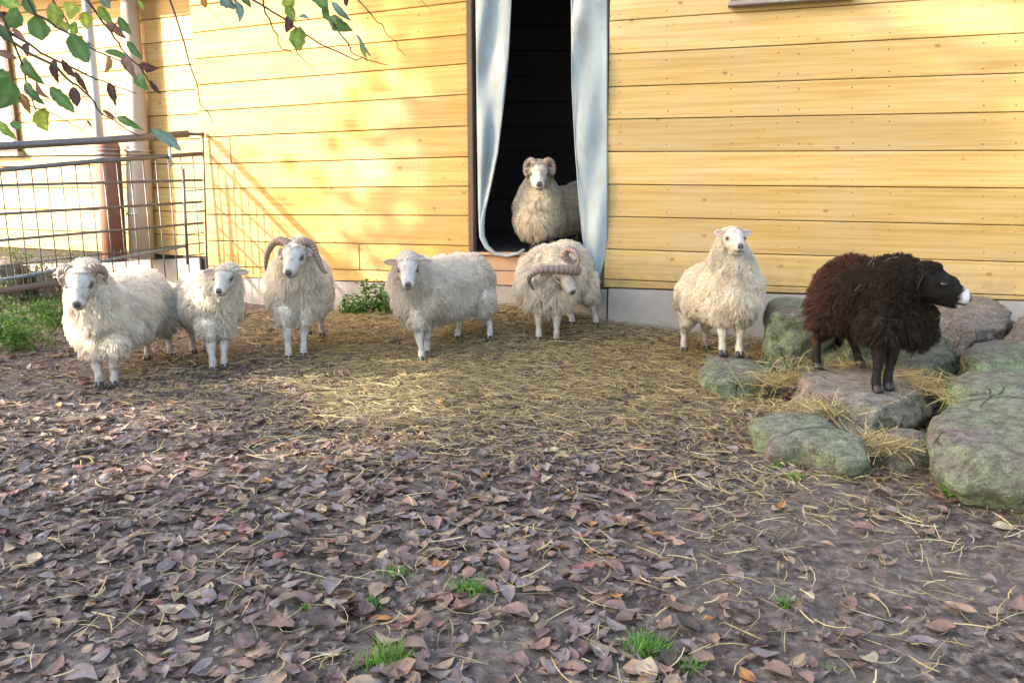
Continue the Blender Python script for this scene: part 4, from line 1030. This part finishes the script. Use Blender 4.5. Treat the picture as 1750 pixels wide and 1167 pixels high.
for a in [(678, 982, .028, .035, 60, 'small bright grass tuft left of the widest tuft mid foreground'), (803, 1010, .045, .040, 130, 'widest green grass tuft among leaves below the side on sheep'),
          (660, 1132, .042, .055, 120, 'spiky grass tuft by the bottom edge left of centre'), (1103, 1115, .045, .055, 130, 'large grass tuft by the bottom edge right of centre'),
          (1180, 1142, .025, .035, 50, 'small grass tuft right of the large bottom edge tuft'), (1344, 1035, .018, .035, 36, 'narrow grass tuft alone on bare soil at lower right'),
          (636, 1035, .020, .035, 36, 'sparse grass tuft above the spiky bottom edge tuft'), (990, 782, .020, .025, 40, 'tiny grass tuft in the middle of the yard'),
          (1360, 818, .030, .035, 60, 'grass tuft in front of the long mossy rock'), (1330, 800, .025, .035, 40, 'leafy grass tuft touching the long mossy rock'),
          (1722, 896, .022, .022, 40, 'tiny grass tuft below the largest boulder'), (521, 1040, .010, .020, 18, 'single sprig of grass left of centre in the leaves'),
          (1415, 1146, .018, .025, 26, 'last small grass tuft at the bottom edge towards the right'), (780, 818, .018, .015, 24, 'faint low grass sprigs in front of the side on sheep')]:
    grass_tuft(*a)

def leafy(name, c, spread, hgt, n, ls, cols, label, cat, mat='leaf', stems=8, yflat=1.0):
    """a leafy herb: a few stems and many small leaves around them"""
    root = empty(name, c, label, cat); V0, F0 = leaf_shape(1, .62, .2, .3, .02, 5, 3); F0 = F0
    sv, sf = [], []
    tips = []
    for k in range(stems):
        b = Vector((random.gauss(0, spread*.3), random.gauss(0, spread*.3*yflat), -.01)); tp = Vector((b.x + random.gauss(0, spread*.5), b.y + random.gauss(0, spread*.4*yflat), hgt*random.uniform(.5, 1.0)))
        md = (b+tp)/2 + Vector((0, 0, hgt*.1)); sweep([b, md, tp], [.004, .003, .0015], 5, True, sv, sf); tips.append((b, md, tp))
    link('stem', pymesh('stem', sv, sf, M['leaf']), root); me = root.children[0].data; setcol(me, np.tile(np.array(cols[0])*.8, (len(me.vertices), 1)))
    P = np.zeros((n, 3))
    for i in range(n):
        b, md, tp = random.choice(tips); t = random.random(); q = b.lerp(tp, .15+.85*t); P[i] = (q.x + random.gauss(0, spread*.16), q.y + random.gauss(0, spread*.16*yflat), max(.005, q.z + random.gauss(0, hgt*.08)))
    Rm = rotm(rng.uniform(0, 6.28, n), rng.normal(.2, .45, n), rng.normal(0, .45, n)); s = ls*rng.uniform(.6, 1.25, n)
    V = np.einsum('nij,vj->nvi', Rm, V0)*s[:, None, None] + P[:, None]; cc = np.array(cols)[rng.integers(0, len(cols), n)]*rng.uniform(.8, 1.2, (n, 1))
    me = npmesh('foliage', V.reshape(-1, 3), (F0[None] + (np.arange(n)*len(V0))[:, None, None]).reshape(-1, 4), M[mat], np.repeat(cc[:, None], len(V0), 1).reshape(-1, 3))
    fo = link('foliage', me, root); fo['kind'] = 'stuff'; return root
GR = [(.10, .24, .04), (.15, .31, .055), (.08, .18, .04)]; GY = [(.17, .27, .045), (.28, .30, .07), (.10, .19, .04)]
def atwall(px, off): q = PL.hit(px, 300, off); return Vector((q.x, q.y, float(gz(q.x, q.y))))
leafy('nettle', atwall(636, .24), .20, .27, 420, .045, GR, 'bright green nettle clump growing by the footing beside the ewe', 'plant')
leafy('nettle', atwall(585, .30), .15, .15, 260, .038, GR, 'low green nettle clump right of the tall horned ram', 'plant')
leafy('herb', gp(28, 596), .30, .30, 1000, .034, GR, 'dense green weeds at the left edge in front of the gate', 'plant')
leafy('herb', gp(78, 560), .26, .26, 700, .030, GR, 'green weeds spreading toward the leftmost sheep', 'plant')
leafy('shrub', gp(75, 505), .42, .46, 1300, .042, GY, 'yellowish green shrub behind the mesh gate', 'shrub')
leafy('shrub', gp(15, 520)+Vector((-.1, .1, 0)), .36, .32, 900, .038, GY, 'lower yellow green shrub beside the stone pile', 'shrub')
leafy('moss', Vector(rp(1650, 848, .015)), .10, .055, 260, .018, [(.12, .30, .03), (.18, .38, .05)], 'bright green moss at the foot of the largest boulder', 'moss')
def grass_patch():                       # grass behind the gate
    n = 6000; X = rng.uniform(-6.5, -2.75, n); Y = rng.uniform(5.1, 8.0, n); px, py, _ = proj(np.stack([X, Y, gz(X, Y)], -1))
    k = (px < 120 + (py-500)*-.0) & (px < 330); k = (px < 100) | ((Y > 6.4+(X+4)*.75+.0) & (px < 330)); k = k & (Y < 7.95); X, Y = X[k], Y[k]; n = len(X)
    a = rng.uniform(0, 6.28, n); h = rng.uniform(.04, .13, n); S = 3; t = np.linspace(0, 1, S)[None, :, None]
    d = np.stack([np.cos(a)*.5, np.sin(a)*.5, np.ones(n)], -1)*h[:, None]
    P = np.stack([X, Y, gz(X, Y)], -1)[:, None] + d[:, None]*t + np.array([0, 0, -1])*(h*.25)[:, None, None]*t**2
    W = np.array([1, .7, .1])[None]*rng.uniform(.004, .008, (n, 1)); V, Fc = ribbons(P, W, rng.normal(size=(n, 3)))
    cc = np.array(GR+GY)[rng.integers(0, 6, n)]; o = link('grass', npmesh('grass', V, Fc, M['grass'], np.repeat(cc[:, None], S*2, 1).reshape(-1, 3))); tag(o, 'sunlit green grass behind the mesh gate', 'grass', kind='stuff')
grass_patch()

# ------------------------------------------------------------------ overhanging tree (trunk out of frame, twigs hang into the picture)
LC = dict(g=(.10, .20, .06), y=(.34, .40, .06), l=(.24, .36, .06), b=(.24, .13, .09), d=(.09, .045, .04), t=(.16, .25, .20), n=(.42, .24, .10), o=(.45, .20, .05))
OL = [(55, 11, 42, 22, 65, 'g'), (66, 52, 44, 36, 75, 'g'), (92, 27, 44, 28, 85, 'y'), (122, 19, 30, 22, 100, 'y'), (145, 35, 30, 24, 80, 'y'), (135, 85, 58, 38, 58, 'g'), (180, 27, 38, 20, 50, 'l'),
      (198, 52, 46, 17, 40, 'b'), (213, 45, 36, 18, 55, 'g'), (231, 86, 42, 14, 50, 'g'), (254, 114, 34, 15, 12, 'd'), (222, 117, 46, 17, 62, 'b'), (246, 142, 34, 18, 60, 'g'), (265, 150, 32, 10, 48, 'd'),
      (182, 110, 30, 22, 100, 'n'), (97, 122, 44, 14, 80, 'd'), (120, 118, 42, 14, 50, 'd'), (140, 142, 46, 10, 58, 'd'), (129, 166, 36, 17, 78, 'd'), (192, 162, 42, 14, 75, 'd'), (58, 122, 62, 22, 50, 'g'),
      (107, 172, 62, 24, 45, 'g'), (60, 160, 52, 18, 50, 'g'), (78, 205, 42, 30, 80, 'y'), (42, 178, 40, 16, 60, 'n'), (74, 155, 36, 12, 50, 'b'), (8, 160, 58, 40, 110, 'g'), (8, 135, 34, 26, 30, 'g'),
      (12, 95, 40, 15, 20, 'b'), (12, 222, 48, 18, 45, 'l'), (27, 217, 22, 14, 30, 'g'), (128, 52, 28, 14, 90, 'l'), (110, 48, 22, 14, 60, 'y'), (222, 212, 52, 14, 25, 'g'), (285, 243, 66, 20, 36, 't'),
      (188, 197, 28, 8, 35, 'b'), (202, 98, 52, 12, 22, 'g'), (46, 86, 24, 10, 80, 'd'), (182, 4, 26, 20, 60, 't'), (20, 30, 40, 26, 120, 'g'), (34, 60, 34, 10, 40, 'b'), (5, 60, 34, 20, 60, 'g'),
      (393, 4, 34, 24, 45, 't'), (406, 20, 40, 14, 78, 't'), (420, 4, 28, 14, 45, 'g'), (490, 5, 34, 26, 80, 'y'), (498, 26, 32, 18, 60, 'l'), (490, 42, 30, 16, 95, 'd'), (511, 68, 42, 29, 92, 'l'),
      (547, 8, 48, 22, 48, 'g'), (583, 20, 48, 13, 45, 't'), (583, 42, 46, 24, 30, 'g'), (561, 26, 34, 12, 60, 'g'), (520, 32, 20, 9, 15, 't'), (622, 78, 46, 7, 58, 't'), (622, 88, 28, 9, 68, 'l'), (592, 3, 18, 9, 90, 'd'),
      (350, 5, 20, 12, 80, 'o'), (154, 213, 16, 4, 60, 'b'), (20, 8, 36, 22, 20, 'l'), (240, 10, 20, 8, 60, 'l')]
OB = [([(-60, 30), (0, 60), (82, 107), (123, 142), (153, 165), (175, 196), (238, 233)], .0035), ([(-40, 20), (27, 63), (90, 101), (153, 131), (175, 138), (232, 160)], .003),
      ([(20, -60), (60, 25), (118, 58), (165, 88), (227, 118)], .0035), ([(60, -60), (90, 0), (120, 47), (160, 80)], .0025), ([(120, -60), (148, 0), (190, 55), (208, 85), (250, 132), (262, 150)], .003),
      ([(-30, -20), (10, 40), (34, 100), (46, 150), (62, 190)], .003), ([(-40, 120), (20, 160), (60, 185), (110, 205), (150, 230)], .002), ([(275, -60), (290, 0), (315, 74), (342, 178), (364, 208)], .0024),
      ([(400, -50), (431, 0), (483, 31), (519, 57), (560, 82), (598, 99), (632, 104), (663, 112)], .0026), ([(440, -50), (450, 8), (465, 46), (475, 69), (483, 85), (501, 90)], .0024),
      ([(590, -60), (611, 0), (645, 39), (663, 62), (693, 95)], .0017), ([(500, 70), (508, 92), (545, 134)], .0012), ([(545, -60), (558, 0), (565, 33), (596, 75), (600, 90), (629, 106)], .0026),
      ([(380, -50), (385, 0), (404, 22)], .0016), ([(330, -50), (345, 0), (380, 40), (407, 78)], .0012), ([(700, -40), (715, -5), (741, 23)], .0012)]
def overhang():
    base = Vector((-3.3, .9, float(gz(-3.3, .9)))); root = empty('overhanging_tree', base, 'tree whose thin leafy twigs hang into the top left corner', 'tree')
    limb = [base, base+Vector((.1, .15, 1.4)), Vector((-2.9, 1.3, 2.5)), Vector((-2.1, 1.8, 2.75)), Vector((-1.1, 2.25, 2.62)), Vector((-.2, 2.6, 2.5)), Vector((.3, 2.75, 2.42))]
    V, Fc = sweep(limb[:3], [.13, .10, .06], 12); adopt(link('trunk', pymesh('trunk', V, Fc, M['bark'])), root)
    V, Fc = sweep(limb[2:], [.06, .035, .022, .012, .006], 8); adopt(link('branch', pymesh('branch', V, Fc, M['bark'])), root)
    twp = []
    for k, (pl, r_) in enumerate(OB):
        Y0 = 2.35 + .09*(k % 5); W = [pt(x, y, Y0 + .03*i) for i, (x, y) in enumerate(pl)]
        best = min((limb[i].lerp(limb[i+1], q/6) for i in range(2, 6) for q in range(7)), key=lambda v: (v-W[0]).length)
        Wd = [best, best.lerp(W[0], .5) + Vector((0, 0, .03))] + W if k != 11 else W
        # jitter for natural kinks
        J = []
        for i in range(len(Wd)-1):
            for q in range(3):
                p_ = Wd[i].lerp(Wd[i+1], q/3); J.append(p_ + (Vector([random.gauss(0, .003) for _ in range(3)]) if q else Vector()))
        J.append(Wd[-1]); m = len(J); V, Fc = sweep(J, [r_*(1.9-1.4*i/(m-1)) for i in range(m)], 6)
        adopt(link('twig', pymesh('twig', V, Fc, M['bark'])), root)
        for i, p_ in enumerate(W): twp.append((pl[i], p_))
        for i in range(len(J)-1):
            px_, py_, _ = proj(np.array(J[i])); twp.append(((float(px_), float(py_)), J[i]))
    Yc = 2.5
    for i, (x, y, ln, wd, ang, c) in enumerate(OL):
        a = R(ang); tx, ty = math.cos(a), math.sin(a); sx, sy = x - tx*ln/2, y - ty*ln/2
        near = min(twp, key=lambda q: (q[0][0]-sx)**2 + (q[0][1]-sy)**2); Y = near[1].y + random.uniform(-.04, .04)
        p0, p1 = pt(sx, sy, Y), pt(x + tx*ln/2, y + ty*ln/2, Y + random.uniform(-.02, .02)); L = (p1-p0).length; sc = L/ln
        f, F0 = (p1-p0).normalized(), None; view = (p0-Vector((0, 0, CAM_H))).normalized(); nrm = (-view + Vector([random.gauss(0, .25) for _ in range(3)])); s_ = nrm.cross(f).normalized(); u_ = f.cross(s_)
        V, Fc = leaf_shape(1, wd/ln*1.15, random.uniform(-.6, .6), random.uniform(-.1, .8), .03, 300+i, 12, .12)
        W = [(f*(v[0]+.5) + s_*v[1] + u_*(v[2]-.05))*L for v in V]; me = pymesh('leaf', W, [tuple(int(t) for t in q) for q in Fc], M['leaf'])
        cc = np.array([LC[c]]*len(V))*random.uniform(.85, 1.2); cc[2::5] *= 1.35; cc[1::5] *= .92; cc[3::5] *= .92
        if c in 'yl': cc = cc*(.8 + .4*rng.random((len(V), 1)))
        setcol(me, cc); o = link('leaf', me); o.location = p0; adopt(o, root)
        # stalk back to the twig
        sv, sf = sweep([p0, (p0+near[1])/2 + Vector((0, 0, -.004)), near[1]], [.0011, .0009, .0011], 4); 
        if (p0-near[1]).length < .16:
            me = pymesh('stalk', [Vector(v)-p0 for v in sv], sf, M['bark']); st_ = link('stalk', me, o)
overhang()

# ------------------------------------------------------------------ shade trees west of the yard (out of frame), they cast the dappled shade
def shade_light(px, py, onwall, side):
    """how open the canopy is for the ray that ends at this pixel: 1 = clear sun"""
    o = np.zeros_like(px)
    n1 = fbm(px/24, py/19, 0, 41, 3); n2 = fbm(px/130, py/55, 0, 51, 2)
    inner = (px > 880) & (px < 1000) & (py > 255) & (py < 420) & (n1 > .46)
    lw = np.maximum(sstep(650, 560, px), ((px >= 560) & (px < 806) & ((n1 > .58) | (n1 > .72 - .27*sstep(860, 700, px))))*1.0)
    lw = lw*(.78 + .22*sstep(330, 80, py)); o = np.where(side == 0, np.maximum(lw, inner*1.0), o)
    r_ = ((px < 1078) & (px > 1036) & (n1 > .45)) | ((px > 880) & (px < 1000) & (py > 255) & (py < 420) & (n1 > .46)) | ((px > 1560) & (py < 290) & (py > 10) & (n2 > .44) & (py < 40 + (px-1500)*1.1))
    o = np.where(side == 1, r_*.76, o)
    yc = 705 - (px-400)*.14
    g = (np.abs(py-yc) < 100) & (px > -80) & (px < 790) & (n2 > .36)
    g |= (px > 200) & (px < 420) & (py > 625) & (py < 665) & (n1 > .42)
    g |= (px < 140) & (py < 600)
    o = np.where(side == 2, g*1.0, o)
    return o
def shade_trees():
    d = np.array(SD)
    def openness(P):
        best = np.full(len(P), 1e9); res = np.zeros(len(P))
        for side, (o0, nv) in enumerate(((PL.o, PL.n), (PR.o, PR.n), (Vector((0, 0, .02)), Vector((0, 0, 1))))):
            nv = np.array(nv); t = ((np.array(o0)-P)@nv)/(d@nv); Q = P + d[None]*t[:, None]
            ok = t > 0
            if side == 0: ok &= (Q[:, 0] < .55) & (Q[:, 2] > 0)
            if side == 1: ok &= (Q[:, 0] >= .55) & (Q[:, 2] > 0)
            px, py, dep = proj(Q); ok &= (dep > .3) & (t < best); 
            v = shade_light(np.clip(px, -2000, 4000), np.clip(py, -3000, 4000), None, np.full(len(P), side)); res = np.where(ok, v, res); best = np.where(ok, t, best)
        return res
    trees = [(-12.0, 3.6, 5.8, 1.9, 3.8), (-12.5, .6, 5.4, 2.6, 4.2), (-12.0, -2.8, 5.0, 2.7, 4.0), (-13.5, -6.5, 5.0, 2.8, 4.0), (-15.5, 2.2, 7.4, 2.6, 4.6), (-11.0, -.9, 3.0, 2.6, 2.4), (-11.0, 2.5, 3.6, 2.0, 2.6)]
    V0 = np.array([(-.5, 0, 0), (0, -.36, .05), (.5, 0, 0), (0, .36, .05)]); F0 = np.array([(0, 1, 2, 3)]); labs = ['tall tree west of the yard nearest the barn corner', 'broad tree west of the yard', 'broad tree further along the yard edge', 'far tree at the yard edge', 'tallest tree behind the others', 'low bushy tree at the yard edge', 'low bushy tree nearest the barn']
    for k, (x, y, z, ry_, rz_) in enumerate(trees):
        base = Vector((x, y, float(gz(x, y)))); root = empty('shade_tree', base, labs[k] + ', out of the picture', 'tree', 'trees shading the yard')
        V, Fc = sweep([base-Vector((0, 0, .1)), base+Vector((.1, .1, z*.5)), base+Vector((0, .2, z+rz_*.4))], [.2, .14, .05], 8); adopt(link('trunk', pymesh('trunk', V, Fc, M['bark'])), root)
        n = 8000; u = rng.normal(size=(n, 3)); u /= np.linalg.norm(u, axis=1, keepdims=True); u *= rng.random((n, 1))**.38
        P = np.array((x, y, z)) + u*np.array((ry_*.8, ry_*1.15, rz_)); P = P[P[:, 2] > .3]
        # crown reaches as far as the boards stay shaded: thin where the photograph shows sun
        op = openness(P); P = P[rng.random(len(P)) > op*1.2]; m = len(P)
        Rm = rotm(rng.uniform(0, 6.28, m), rng.uniform(-1.5, 1.5, m), rng.uniform(-1.5, 1.5, m)); s = rng.uniform(.12, .22, m)
        W = np.einsum('nij,vj->nvi', Rm, V0)*s[:, None, None] + P[:, None]; cc = np.array([(.12, .16, .05), (.20, .18, .06), (.16, .11, .05)])[rng.integers(0, 3, m)]
        me = npmesh('crown', W.reshape(-1, 3), (F0[None] + (np.arange(m)*len(V0))[:, None, None]).reshape(-1, 4), M['leaf'], np.repeat(cc[:, None], len(V0), 1).reshape(-1, 3))
        o = adopt(link('crown', me), root); o['kind'] = 'stuff'
shade_trees()
